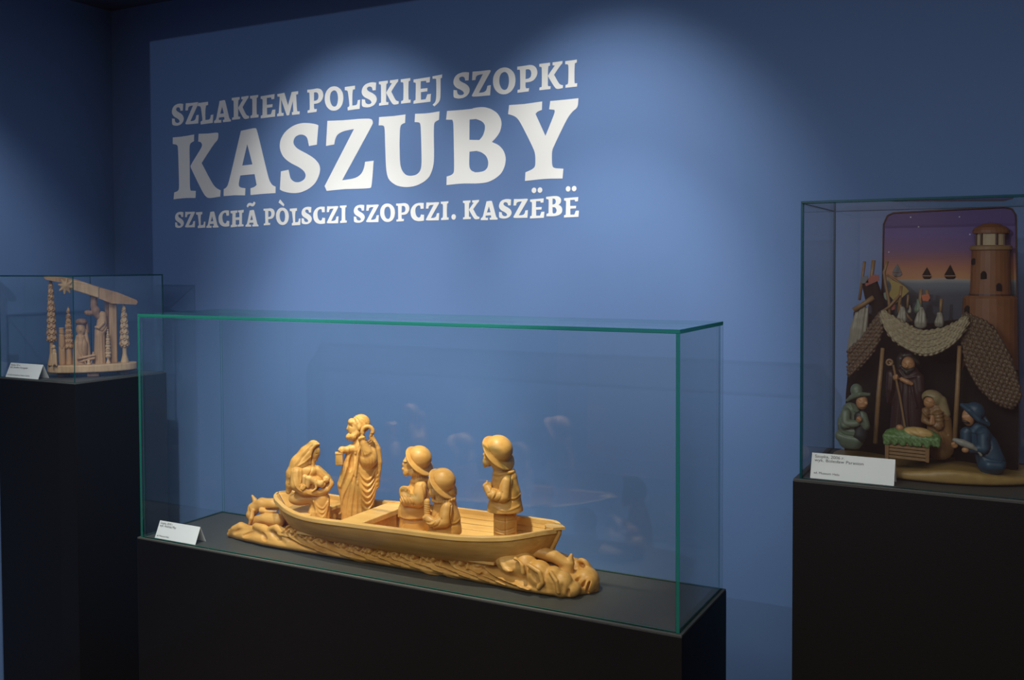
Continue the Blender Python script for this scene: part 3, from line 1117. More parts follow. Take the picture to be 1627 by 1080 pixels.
# left end: leafy breakers
L = [cap((-1897, -38, -10, 7), (-1880, -38, -26, 9), (-1862, -32, -32, 13), (-1838, -30, -26, 12)),
     cap((-1862, -30, -20, 14), (-1810, -34, -28, 15), (-1775, -40, -30, 15)),
     cap((-1800, -42, -44, 9), (-1768, -48, -42, 12), (-1735, -52, -30, 14), (-1705, -54, -16, 12)),
     cap((-1835, -10, -46, 12), (-1790, -14, -58, 16), (-1745, -18, -60, 18)),
     cap((-1790, 20, -46, 20), (-1730, 30, -50, 25)),
     cap((-1740, -52, -46, 8), (-1716, -58, -54, 9), (-1694, -60, -46, 11), (-1680, -58, -26, 9))]
lg = [ell(-1858, -54, -26, 22, 12, 6, -28), ell(-1812, -60, -26, 24, 12, 6, -22), ell(-1752, -64, -28, 14, 9, 6, 35), ell(-1722, -68, -40, 10, 9, 7, 45),
      ell(-1828, -40, -14, 12, 10, 4, 10), ell(-1775, -44, -12, 16, 8, 4, -10)]
# right end: shell-like breakers with scooped hollows and sharp rims
Rr = [ell(-1030, -54, -58, 42, 27, 26, 8), ell(-1000, -52, -56, 30, 26, 30, -20), ell(-962, -56, -44, 32, 27, 30, 28), ell(-930, -54, -36, 24, 24, 30, 15),
      ell(-908, -52, -28, 24, 24, 29, 8), ell(-888, -44, -18, 19, 22, 17), cap((-1130, -50, -38, 8), (-1085, -46, -56, 10), (-1040, -36, -74, 12), (-990, -26, -84, 14), (-945, -14, -74, 14), (-920, -8, -60, 12)),
      cap((-925, -6, -34, 22), (-912, -4, -60, 11), (-908, -4, -80, 3.5)), ell(-882, 18, -24, 29, 32, 26), ell(-864, 6, -18, 14, 30, 20), tor(-894, 30, -48, 13, 6, (0.25, 1, -0.3)),
      cap((-960, 30, -40, 30), (-900, 40, -30, 25))]
rims = [cap((-1048, -76, -66, 5), (-1034, -82, -52, 5.5), (-1012, -86, -46, 4.5)), cap((-1008, -82, -78, 5), (-990, -84, -66, 5), (-988, -84, -50, 5)), cap((-976, -80, -68, 5), (-948, -84, -58, 5), (-940, -84, -36, 5), (-952, -82, -22, 4)),
        cap((-926, -74, -58, 4), (-910, -78, -42, 4.5), (-906, -76, -18, 4))]
rg = [ell(-1010, -92, -64, 17, 15, 12, -28), ell(-1016, -92, -44, 15, 12, 6, -18), ell(-961, -92, -44, 9, 14, 17, -28), ell(-1066, -78, -48, 16, 8, 6, -20), ell(-928, -86, -30, 7, 10, 22, -14), ell(-896, -78, -24, 6, 9, 20, -6),
      ell(-984, -86, -28, 16, 8, 8, -35), ell(-888, -66, -14, 3.5, 9, 11, 8), ell(-894, 18, -50, 8, 14, 7), ell(-874, -16, -18, 3.5, 10, 16, 15), ell(-862, -14, -16, 3.0, 10, 15, 10),
      ell(-886, -18, -32, 3.5, 10, 14, 15), ell(-1100, -62, -26, 18, 7, 5, -20)]
wf = U(4.5, base_body, *lumps, *L, *Rr, *rims)
wf = sub(3.0, wf, *grooves, *lg, *rg)
wf = relief(wf, strokes, front=-30)
hullcut = lambda p: np.full(len(p), 1e3)


def wave_base(p):
    d = wf(p)
    return np.maximum(d, p[:, 2] + 0.6)


P, F = surfnet(wave_base, (-1925, -105, -95), (-835, 95, 6), 1.9)
me = npmesh('wave_base', np.stack([P[:, 0] / 1000 - BO[0], P[:, 1] / 1000, -P[:, 2] / 1000], 1), F[:, ::-1])
link('wave_base', me, LINDEN, boat, smooth=True, label='carved waves with scrolls and shell-like crests')
# dolphin leaping by the stern
df = U(4, cap((-1756, 16, -88, 12), (-1790, 12, -92, 14), (-1822, 6, -90, 15.5), (-1846, 0, -76, 15), (-1850, -6, -60, 12), (-1842, -10, -46, 7), (-1836, -12, -36, 4.5), k=5),
       cap((-1846, 6, -96, 7), (-1856, 6, -108, 3.0)),
       cap((-1836, -16, -72, 6), (-1832, -24, -56, 6.5), (-1836, -28, -42, 3)),
       cap((-1812, -8, -76, 7), (-1785, -8, -76, 5), (-1760, -8, -80, 3)))
df = relief(df, [([(-1850, -80), (-1842, -62), (-1840, -46)], 2.0, -1.8), ([(-1795, -80), (-1765, -84)], 2, -1.5)])
P, F = surfnet(df, (-1880, -45, -118), (-1735, 45, -24), 1.6)
me = npmesh('dolphin', np.stack([P[:, 0] / 1000 - BO[0], P[:, 1] / 1000, -P[:, 2] / 1000], 1), F[:, ::-1])
link('dolphin', me, LINDEN, boat, smooth=True, label='small carved dolphin leaping beside the stern')

# ------------------------------------------------------------------ carved figures standing in the boat
def fingers(x, y, z, dx, dz, n=4, ln=16, r=6, sp=9):
    """n short knuckled finger stubs side by side from a palm"""
    out = []
    for i in range(n):
        o = (i - (n - 1) / 2) * sp
        l_ = ln * (1 - 0.12 * abs(i - 1))
        px, pz = -dz, dx
        out.append(cap((x + px * o, y, z + pz * o, r), (x + px * o + dx * l_, y - 4, z + pz * o + dz * l_, r * 0.95), (x + px * o + dx * l_ * 1.25, y + 6, z + pz * o + dz * l_ * 1.5, r * 0.8)))
    return out


def place(name, label, x, y, z, group=None):
    return thing(name, label, 'figurine', (x, y, z), facing(x, y), group)


GRP = 'carved wooden figures in the boat'
FLOOR_BOAT = 0.9263
# ---- woman with the infant
t = place('carved_woman', 'carved wooden veiled woman seated in the boat holding an infant', -1.628, 1.968, FLOOR_BOAT, GRP)
s = 0.000256
C = Carver(350, 1020 + (0.9575 - FLOOR_BOAT) / s, s)
FOOT = C.oz
body = U(14,
         ell(374, 0, 395, 47, 48, 78, 12), ell(404, -4, 415, 10, 12, 13), ell(372, -2, 462, 24, 26, 20),
         cap((345, 0, 470, 30), (325, 0, 540, 48)),
         ell(255, 0, 640, 122, 100, 155), ell(320, -30, 690, 125, 92, 85), cap((205, -40, 560, 56), (330, -30, 575, 58)),
         cap((195, -62, 570, 62), (188, -88, 690, 62), (265, -110, 752, 46), (370, -112, 768, 34)),
         cap((385, 0, 575, 56), (480, -20, 650, 46), (520, -56, 700, 36), (478, -100, 752, 34), (400, -105, 775, 28)),
         ell(232, 6, 850, 124, 105, 66), cap((240, 0, 815, 78), (420, -55, 860, 66)),
         cap((428, -55, 850, 84), (400, -55, 1000, 106), (392, -55, FOOT - 2, 112), sq=0.85, k=10))
body = U(4, body, *fingers(248, -150, 700, 0.8, 0.5, 4, 22, 11, 14))
body = sub(4, body, ell(392, -44, 398, 13, 9, 6), ell(388, -46, 445, 12, 6, 3.5))
folds = [([(350 + 0, 850), (395, 905 + i * 38), (450, 925 + i * 42), (500, 850 + i * 20)], 9, 8) for i in range(4)]
folds += [([(330, 900), (312, 960), (300, 1080)], 9, 7), ([(372, 960), (365, 1010), (362, 1110)], 9, 7), ([(500, 870), (508, 960), (500, 1100)], 10, 6),
          ([(175, 520), (160, 600), (185, 700), (240, 745)], 7, 6), ([(205, 540), (200, 620), (220, 690)], 7, 6), ([(235, 540), (240, 600), (230, 660)], 6, 5),
          ([(340, 500), (330, 560), (300, 610)], 6, -6), ([(110, 790), (220, 800), (330, 830)], 7, -8), ([(400, 530), (440, 590), (500, 640)], 6, 5), ([(300, 770), (380, 800), (470, 790)], 7, 6)]
body = relief(body, folds, front=10)
body = isect(body, pl((0, 0, 1), FOOT))
C.make('body', body, (70, -190, 290), (580, 130, FOOT + 8), 5.0, LINDEN, t)
veil = U(10, cap((356, 2, 332, 64), (296, 6, 400, 80), (222, 8, 500, 94), (168, 10, 600, 82), (132, 12, 700, 52), (106, 14, 775, 26), k=16))
veil = sub(5, veil, ell(390, -26, 412, 58, 78, 96, 12), ell(300, -75, 680, 90, 75, 90))
rim = cap((322, -42, 492, 12), (318, -60, 420, 13), (340, -58, 345, 13), (378, -50, 306, 13), (408, -24, 306, 11))
veil = U(8, veil, rim)
veil = relief(veil, [([(340, 300), (250, 380), (160, 520), (115, 680)], 9, 6), ([(310, 360), (240, 440), (170, 560)], 8, -6), ([(330, 420), (270, 470), (180, 520), (120, 620)], 8, 6), ([(400, 330), (380, 345), (350, 400)], 5, 5)])
C.make('veil', veil, (70, -100, 255), (450, 110, 810), 5.0, LINDEN, t)
inf = U(7, ell(478, -112, 642, 34, 33, 36), ell(462, -140, 650, 6, 7, 6), cap((440, -122, 690, 32), (380, -128, 668, 32)), cap((380, -128, 670, 30), (315, -140, 622, 30), (298, -138, 700, 18)),
        cap((350, -120, 660, 28), (270, -128, 605, 25), (262, -128, 690, 17)), ell(430, -146, 672, 24, 20, 34, 20), cap((372, -146, 640, 12), (378, -150, 720, 10), (340, -150, 748, 9)))
inf = sub(3, inf, ell(466, -143, 634, 6, 5, 4), ell(484, -143, 636, 6, 5, 4))
C.make('infant', inf, (225, -185, 570), (540, -70, 770), 4.5, LINDEN_P, t)

# ---- bearded man with crook and lantern
t = place('carved_bearded_man', 'carved wooden bearded man standing in draped robe with crook and lantern', -1.530, 2.022, FLOOR_BOAT, GRP)
s = 0.000271
C = Carver(250, 1035 + (0.9565 - FLOOR_BOAT) / s, s)
FOOT = C.oz
body = U(12,
         ell(292, 0, 168, 90, 76, 90), ell(205, 0, 148, 34, 50, 34), ell(228, -2, 215, 58, 54, 74), ell(255, -2, 235, 74, 64, 84), cap((186, 0, 178, 13), (168, 0, 214, 13)),
         cap((268, -46, 236, 26), (225, -48, 280, 34), (182, -14, 288, 28)), ell(204, 0, 288, 54, 50, 38), ell(276, -72, 196, 14, 12, 26),
         cap((275, 0, 300, 56), (290, 0, 400, 86)), ell(390, 20, 430, 62, 74, 110),
         cap((300, 10, 450, 100), (285, 10, 600, 138), (268, 10, 790, 160), (245, 10, FOOT - 2, 146), sq=0.72, k=20),
         cap((205, -5, 400, 42), (165, -20, 560, 46), (108, -5, 735, 40), (130, 0, 900, 34), k=10),
         cap((390, 14, 300, 26), (432, 18, 420, 46), (448, 10, 540, 44), (440, 0, 640, 36), (436, 0, 760, 28)),
         ell(358, -62, 478, 92, 74, 106), cap((342, -90, 420, 58), (312, -108, 335, 36)), ell(300, -110, 300, 36, 28, 34),
         cap((215, -20, 400, 42), (128, -45, 408, 30)), ell(116, -48, 402, 36, 32, 34))
body = U(3, body, *fingers(296, -134, 290, -0.3, -0.95, 4, 15, 8, 13), *fingers(108, -78, 398, -0.6, 0.75, 4, 16, 9, 13), cap((326, -125, 300, 9), (322, -135, 268, 7)))
body = sub(4, body, ell(198, -44, 184, 17, 12, 8), ell(196, -40, 252, 14, 8, 4), ell(200, -60, 520, 22, 30, 90, 8))
folds = []
for i in range(6):
    folds.append(([(262 - i * 2, 560 + i * 28), (290, 640 + i * 52), (350, 690 + i * 56), (405, 650 + i * 50), (438, 580 + i * 40)], 10, 10))
    folds.append(([(268 - i * 2, 590 + i * 28), (295, 668 + i * 52), (350, 718 + i * 56), (405, 676 + i * 50), (436, 606 + i * 40)], 8, -6))
folds += [([(175, 390), (160, 560), (95, 750)], 9, 8), ([(235, 440), (215, 620), (125, 820), (90, 1000)], 10, 9), ([(262, 470), (240, 650), (205, 850), (180, 1100)], 10, 10),
          ([(255, 700), (248, 860), (240, 1120)], 9, 8), ([(222, 650), (180, 820), (140, 1080)], 8, -7), ([(280, 860), (290, 980), (280, 1120)], 9, 7), ([(330, 980), (330, 1060), (325, 1130)], 9, 6)]
for i in range(7):
    folds.append(([(190 + i * 16, 92 + abs(i - 3) * 3), (225 + i * 17, 112), (240 + i * 20, 150)], 4.5, 4 if i % 2 else -4))
for i in range(5):
    folds.append(([(258 - i * 22, 262 + i * 8), (250 - i * 22, 308)], 4.5, -5))
for i in range(4):
    folds.append(([(300 + i * 25, 400 + i * 8), (320 + i * 26, 480), (330 + i * 22, 570)], 5, -4))
for i in range(3):
    folds.append(([(408 + i * 16, 330 + i * 25), (440 + i * 12, 440 + i * 20), (452 + i * 8, 560 + i * 20)], 5, -5))
body = relief(body, folds, front=25)
body = isect(body, pl((0, 0, 1), FOOT))
C.make('body', body, (40, -170, 65), (510, 140, FOOT + 8), 5.0, LINDEN, t)
crook = U(3, tor(352, -98, 228, 48, 20, (0, 1, 0), part=pl((0, 0, 1), 245)), cap((306, -98, 238, 16), (296, -112, 330, 13), (262, -120, 430, 11), (238, -128, 640, 10)), cap((398, -98, 236, 16), (386, -90, 268, 15)))
C.make('crook', crook, (215, -160, 160), (430, -60, 660), 4.5, LINDEN, t, label='curled shepherd crook')
lan = U(2, bx(88, -52, 486, 34, 32, 54, 6), bx(88, -52, 430, 38, 35, 9, 4), tor(100, -52, 418, 12, 4))
C.make('lantern', lan, (45, -95, 395), (135, -10, 550), 4.5, LINDEN, t, label='small box lantern')


# ---- the three fishermen in sou'wester hats
def souwester(x, z, R, y=0.0):
    n = np.array((0.64, -0.42, -0.65))
    n /= np.linalg.norm(n)
    k = R / 153.0
    dome = ell(x - 14 * k, y + 4 * k, z - 16 * k, 112 * k, 116 * k, 116 * k, -45)
    keep = pl((-n[0], -n[1], -n[2]), -(n[0] * x + n[1] * y + n[2] * z))
    return U(9 * k, isect(dome, keep), disc(x, y, z, n, R + 4 * k, 6.5 * k, 0.14))


def fisherman(label, loc, s, foot_px, ox, hat, head, shape, hem, arms, legs, folds, extra=(), cuts=(), lo=None, hi=None, extra_part=None):
    t = place('carved_fisherman', label, loc[0], loc[1], FLOOR_BOAT, GRP)
    C = Carver(ox, foot_px + (loc[2] - FLOOR_BOAT) / s, s)
    foot = C.oz
    coat = isect(cap(*shape, sq=0.86, k=14), pl((0, 0, 1), hem))
    b = U(9, coat, *head, *arms, *extra)
    lg = cap(*[q for q in legs], (legs[-1][0], legs[-1][1], foot, legs[-1][3]), sq=0.8)
    b = U(5, b, lg)
    b = sub(4, b, *cuts) if cuts else b
    b = relief(b, folds, front=0)
    b = isect(b, pl((0, 0, 1), foot))
    C.make('body', b, (lo[0], lo[1], lo[2]), (hi[0], hi[1], foot + 8), 4.3, LINDEN, t)
    h = souwester(*hat)
    R = hat[2] + 22
    C.make('hat', h, (hat[0] - R, hat[3] - R, hat[1] - R), (hat[0] + R, hat[3] + R, hat[1] + R), 4.3, LINDEN, t, label='sou\'wester hat with turned-up brim')
    if extra_part:
        C.make(extra_part[0], extra_part[1], extra_part[2], extra_part[3], 4.3, LINDEN, t)
    return t


fisherman('carved wooden fisherman standing alone and tallest near the bow', (-1.078, 1.985, 0.971), 0.000297, 885, 900,
          (865, 228, 150, 0),
          [ell(792, 18, 250, 52, 48, 74, -8), ell(742, 14, 255, 14, 13, 15), ell(768, 16, 316, 40, 36, 34), ell(760, 16, 286, 28, 30, 30), cap((745, 12, 345, 12), (738, 12, 300, 10)), ell(838, 10, 322, 48, 58, 46),
           cap((855, 10, 330, 58), (890, 5, 400, 74)), tor(892, 6, 390, 76, 13, (0.12, 0, 1))],
          [(898, 5, 440, 98), (902, 5, 560, 118), (900, 5, 700, 140), (900, 5, 760, 150)], 692,
          [cap((910, -66, 448, 48), (888, -92, 560, 50), (800, -88, 545, 42), (765, -60, 500, 32)), cap((905, 70, 448, 46), (860, 80, 560, 44), (780, 30, 505, 32)),
           ell(764, -46, 492, 34, 28, 30), cap((770, -60, 470, 9), (762, -64, 446, 7))] + fingers(756, -66, 482, -0.7, -0.6, 4, 16, 8, 11),
          [(900, 5, 700, 90), (900, 5, 760, 90)],
          [([(950, 400), (942, 500), (950, 600)], 5, -6), ([(930, 590), (980, 592), (1020, 572)], 5, -7), ([(930, 575), (980, 577), (1020, 557)], 5, 4), ([(905, 700), (905, 780), (905, 900)], 5, -6),
           ([(815, 752), (900, 760), (990, 750)], 4, -5), ([(820, 560), (838, 530), (850, 500)], 6, -6), ([(800, 570), (815, 540), (822, 510)], 6, 6), ([(850, 590), (870, 560), (880, 520)], 6, -5),
           ([(770, 530), (790, 520), (800, 495)], 5, -5), ([(830, 820), (880, 835), (960, 820)], 5, -6), ([(820, 850), (900, 862), (980, 845)], 5, 5), ([(840, 880), (900, 890), (970, 872)], 5, -6), ([(810, 640), (900, 665), (1010, 640)], 8, 4)],
          cuts=(ell(752, -24, 230, 14, 10, 8), ell(748, -20, 292, 14, 8, 4)), lo=(710, -170, 150), hi=(1060, 150, 0))
fisherman('carved wooden fisherman with beard and folded arms, left of the smallest one', (-1.358, 2.030, 0.937), 0.000322, 850, 190,
          (240, 303, 128, 0),
          [ell(165, 10, 330, 60, 46, 70, -12), ell(114, 6, 338, 20, 22, 20), ell(106, 4, 372, 15, 18, 13), cap((126, 4, 355, 24), (126, 4, 405, 26)), ell(150, 6, 390, 46, 36, 34), cap((180, -20, 400, 34), (250, 0, 410, 42)), cap((215, 5, 400, 52), (235, 5, 470, 62)),
           tor(232, 6, 462, 66, 12, (0.1, 0, 1)), ell(118, 0, 312, 16, 30, 9)],
          [(230, 5, 490, 72), (205, 5, 600, 98), (180, 5, 700, 116), (175, 5, 780, 124)], 742,
          [cap((235, -66, 500, 48), (215, -88, 600, 54), (125, -86, 590, 50), (112, -60, 545, 42)), ell(110, -50, 530, 40, 36, 36), cap((150, 30, 560, 46), (105, 0, 540, 36))] + fingers(108, -88, 520, 0.3, -0.9, 4, 14, 9, 12),
          [(170, 5, 745, 100), (180, 5, 800, 112)],
          [([(70 + i * 22, 560), (90 + i * 22, 590 + (i % 2) * 8), (100 + i * 22, 620)], 5, -7) for i in range(5)] + [([(160 + i * 18, 408), (164 + i * 18, 436)], 4, -5) for i in range(7)] + [([(75, 740), (180, 760), (280, 745)], 5, -8), ([(110, 760), (95, 800), (90, 840)], 5, -6), ([(120, 520), (160, 560), (180, 600)], 5, 6), ([(250, 480), (265, 560), (265, 700)], 5, -5)],
          cuts=(ell(120, -22, 322, 12, 10, 7),), lo=(40, -160, 240), hi=(330, 140, 0))
fisherman('smallest carved wooden fisherman, in front of the thwart in the middle of the boat', (-1.224, 1.950, 0.9605), 0.000308, 890, 415,
          (425, 482, 130, 0),
          [ell(352, 20, 500, 58, 50, 70, -10), ell(340, 30, 560, 36, 36, 30), cap((345, 0, 560, 42), (460, 0, 560, 50)), cap((405, 5, 560, 62), (425, 5, 630, 78)), tor(418, 6, 610, 84, 13, (0.08, 0, 1))],
          [(430, 5, 650, 86), (430, 5, 760, 112), (425, 5, 850, 126), (425, 5, 930, 130)], 872,
          [cap((440, -70, 660, 48), (420, -95, 760, 50), (340, -92, 770, 42), (300, -72, 740, 32)), ell(290, -60, 738, 34, 28, 30), cap((400, 60, 650, 40), (340, 50, 720, 40), (300, 20, 740, 30))] + fingers(282, -82, 735, -0.5, -0.8, 4, 14, 8, 11),
          [(430, 5, 880, 100), (430, 5, 910, 104)],
          [([(472, 640), (465, 720), (470, 800)], 5, -6), ([(470, 790), (510, 790), (550, 765)], 5, -7), ([(470, 775), (510, 775), (550, 750)], 5, 4), ([(300, 760), (340, 745), (370, 700)], 6, -6), ([(320, 800), (370, 780), (400, 730)], 6, -6), ([(280, 770), (330, 765), (350, 740)], 5, 6)] + [([(350 + i * 20, 575), (352 + i * 20, 612)], 4, -5) for i in range(8)],
          lo=(240, -165, 420), hi=(580, 140, 0),
          extra_part=('net_roll', relief(cap((292, -30, 620, 24), (292, -34, 722, 24)), [([(268, 630 + i * 16), (318, 640 + i * 16)], 3, 3) for i in range(6)]), (255, -65, 585), (330, 5, 760)))

# ------------------------------------------------------------------ left case: raw wood nativity under a sloping comet roof
def chips(cx, cz0, per, amp, n=6):
    """rows of downward chips, staggered row by row"""
    def g(q):
        ang = np.arctan2(q[:, 1], q[:, 0] - cx)
        v = (q[:, 2] - cz0) / per
        row = np.floor(v)
        fr = v - row
        c = np.cos(ang * n + (row % 2) * PI)
        fr2 = v + 0.25 * c
        fr2 = fr2 - np.floor(fr2)
        return amp * (fr2 - 0.45)
    return g


NX, NY, NZ = -2.892, 2.325, 1.2143
t = thing('wooden_nativity', 'raw wood nativity group with trees under a sloping comet-tail roof in the small left case', 'sculpture', (NX, NY, NZ), facing(NX, NY))
t.scale = (0.925, 0.925, 1.0)
s = 0.000348
C = Carver(540, 1045 + 0.016 / s, s)


def board(p):
    x, y = (p[:, 0] - 538) / 448, (p[:, 1] - 60) / 215
    d = (np.sqrt(x ** 2 + y ** 2) - 1) * 215
    d = np.maximum(d, p[:, 1] - 130)
    return np.maximum(np.maximum(d, p[:, 2] - 1043), 968 - p[:, 2])


C.make('base_board', board, (80, -165, 955), (1000, 145, 1056), 9, ALDER_L, t)
for fx, fy in ((250, 40), (840, 40), (540, -80)):
    C.make('foot_block', bx(fx, fy, 1065, 60, 30, 22, 3), (fx - 75, fy - 45, 1030), (fx + 75, fy + 45, 1095), 9, ALDER_D, t)


def tree(cx, cy, ztop, zbot, zfoot, r0, r1, rt, m, foot=None, label=None):
    f = cap((cx, cy, ztop + r0, r0), (cx, cy, ztop + (zbot - ztop) * 0.42, r1 * 0.72), (cx, cy, zbot - r1 * 0.6, r1), k=0)
    f = isect(f, pl((0, 0, 1), zbot))
    f = relief(f, [], extra=chips(cx, ztop, r1 * 1.25, r1 * 0.40))
    tr = cap((cx, cy, zbot - 10, rt * 0.8), (cx, cy, (zbot + zfoot) / 2, rt * 0.85), (cx, cy, zfoot, rt * (1.6 if foot else 1.0)))
    f = isect(U(3, f, tr), pl((0, 0, 1), 970))
    w_ = max(r1, rt * 1.7) + 14
    C.make('tree', f, (cx - w_, cy - w_, ztop - 10), (cx + w_, cy + w_, 978), 5.2, m, t, label=label)


tree(140, 0, 140, 735, 962, 16, 46, 27, ALDER, True, 'tall chip-carved tree holding up the left end of the roof')
tree(306, 20, 398, 810, 962, 10, 40, 34, ALDER, False)
tree(692, -70, 625, 905, 962, 7, 28, 16, ALDER_L, True, 'smallest pale chip-carved tree')
tree(860, -10, 385, 810, 962, 14, 46, 27, ALDER_L, True, 'pale chip-carved tree under the right end of the roof')
# posts
C.make('roof_post', bx(748, 30, 655, 40, 34, 318, 6), (695, -20, 325), (800, 80, 982), 8, ALDER, t)
C.make('roof_post', bx(688, 62, 560, 22, 20, 225, 4), (655, 30, 325), (720, 95, 795), 8, ALDER_D, t)
# roof board in two slopes
def roof_piece(pts, y0, y1, label=None):
    q = [[((x - 540) * s, (C.oz - z) * s) for x, z in pts]]
    return plate('roof_board', q, y0 * s, y1 * s, ALDER, t, rnd=False)


roof_piece([(76, 96), (96, 84), (240, 96), (400, 128), (618, 203), (556, 292), (400, 226), (240, 152), (92, 122)], -58, 95)
roof_piece([(622, 206), (800, 258), (990, 338), (1000, 358), (984, 382), (740, 368), (560, 294)], -66, 105)
tail = U(6, *[cap((320, -66, 138 + i * 17, 12), (470, -70, 166 + i * 21, 14), (600, -68, 216 + i * 20, 13)) for i in range(5)])
C.make('comet_tail', tail, (295, -90, 110), (630, -35, 315), 5.5, ALDER_L, t, label='fluted comet tail on the front of the roof')
star = U(5, ell(287, -80, 188, 46, 20, 46), *[cap((287, -80, 188, 26), (287 + 66 * math.cos(a * PI / 4 + 0.2), -78, 188 + 72 * math.sin(a * PI / 4 + 0.2), 11)) for a in range(8)])
C.make('comet_star', star, (190, -110, 85), (385, -45, 290), 5.5, ALDER_L, t, label='eight-pointed star')
# figures glued to the board
ws = U(8, ell(424, 0, 622, 46, 44, 66), ell(424, -44, 630, 7, 8, 13), cap((420, 0, 700, 46), (420, 6, 780, 74), (412, 6, 968, 76)), cap((470, 20, 640, 22), (490, 20, 800, 26), (500, 20, 968, 26)))
ws = relief(ws, [([(385, 760), (400, 850), (440, 900)], 6, -6), ([(450, 720), (440, 830), (480, 880)], 6, -6), ([(395, 720), (370, 850)], 6, -5), ([(385, 672), (425, 688), (462, 668)], 5, -5)], front=20)
C.make('seated_woman', isect(ws, pl((0, 0, 1), 970)), (325, -90, 540), (535, 95, 978), 5.5, ALDER, t)
C.make('woman_headscarf', U(6, ell(430, 6, 548, 60, 54, 36), cap((482, 20, 560, 18), (492, 24, 650, 16))), (355, -60, 500), (525, 75, 680), 5.5, ALDER_D, t, label='darker wooden headscarf')
js = U(8, cap((614, 0, 640, 52), (608, 0, 968, 62), sq=0.9), cap((640, 6, 490, 46), (632, 4, 620, 58)), cap((650, -48, 560, 18), (600, -56, 610, 18), (575, -50, 600, 14)))
js = relief(js, [([(572, 600), (640, 648), (700, 560)], 6, -8), ([(585, 690), (580, 960)], 5, -5), ([(615, 690), (615, 960)], 5, -5), ([(645, 690), (650, 960)], 5, -5)], front=20)
C.make('standing_man', isect(js, pl((0, 0, 1), 970)), (530, -85, 430), (715, 75, 978), 5.5, ALDER, t)
C.make('man_head', U(9, ell(575, 0, 440, 46, 44, 52), ell(505, 0, 460, 46, 30, 28, 12), cap((560, 0, 400, 36), (560, 4, 310, 34)), cap((585, 0, 470, 34), (625, 0, 520, 34))), (445, -60, 262), (680, 60, 570), 5.5, ALDER_D, t, label='darker wooden head with a long beard and tall hat')
kg = U(5, cap((236, 10, 628, 26), (238, 10, 730, 32), (238, 10, 968, 36)), tor(236, 10, 606, 20, 8, (0, 0, 1)))
kg = relief(kg, [([(212, 660), (262, 668)], 5, -6), ([(215, 780), (240, 820), (262, 780)], 5, -5)], front=20)
C.make('small_king', isect(kg, pl((0, 0, 1), 970)), (190, -40, 580), (285, 60, 978), 5.5, ALDER, t)
lm = U(5, ell(160, -78, 782, 20, 20, 22), cap((166, -76, 820, 20), (168, -76, 940, 25)), cap((155, -96, 850, 8), (150, -98, 965, 8)), cap((182, -96, 850, 8), (184, -98, 965, 8)), ell(140, -80, 790, 10, 10, 8))
C.make('sitting_dog', isect(lm, pl((0, 0, 1), 970)), (115, -125, 750), (215, -40, 978), 5.0, ALDER_L, t)
cr = U(3, cap((395, -85, 905, 12), (560, -85, 875, 12)), cap((400, -60, 940, 12), (555, -90, 905, 12)), cap((440, -70, 880, 9), (470, -70, 960, 9)), cap((545, -70, 850, 9), (520, -70, 960, 9)))
C.make('manger', isect(cr, pl((0, 0, 1), 970)), (375, -115, 835), (585, -35, 978), 5.0, ALDER, t)
C.make('infant', isect(U(4, ell(498, -88, 935, 15, 14, 15), ell(498, -88, 962, 22, 16, 18)), pl((0, 0, 1), 970)), (465, -115, 910), (535, -60, 978), 5.0, ALDER_L, t)

# ------------------------------------------------------------------ right case: painted relief carving of a seaside nativity
def pmat(name, col, var=0.25, scale=60, rough=0.45):
    col = [c * 0.58 for c in col]
    return mat(name, col, rough, var, scale, 0.3, 300, dist=0.0008, spec=0.4)


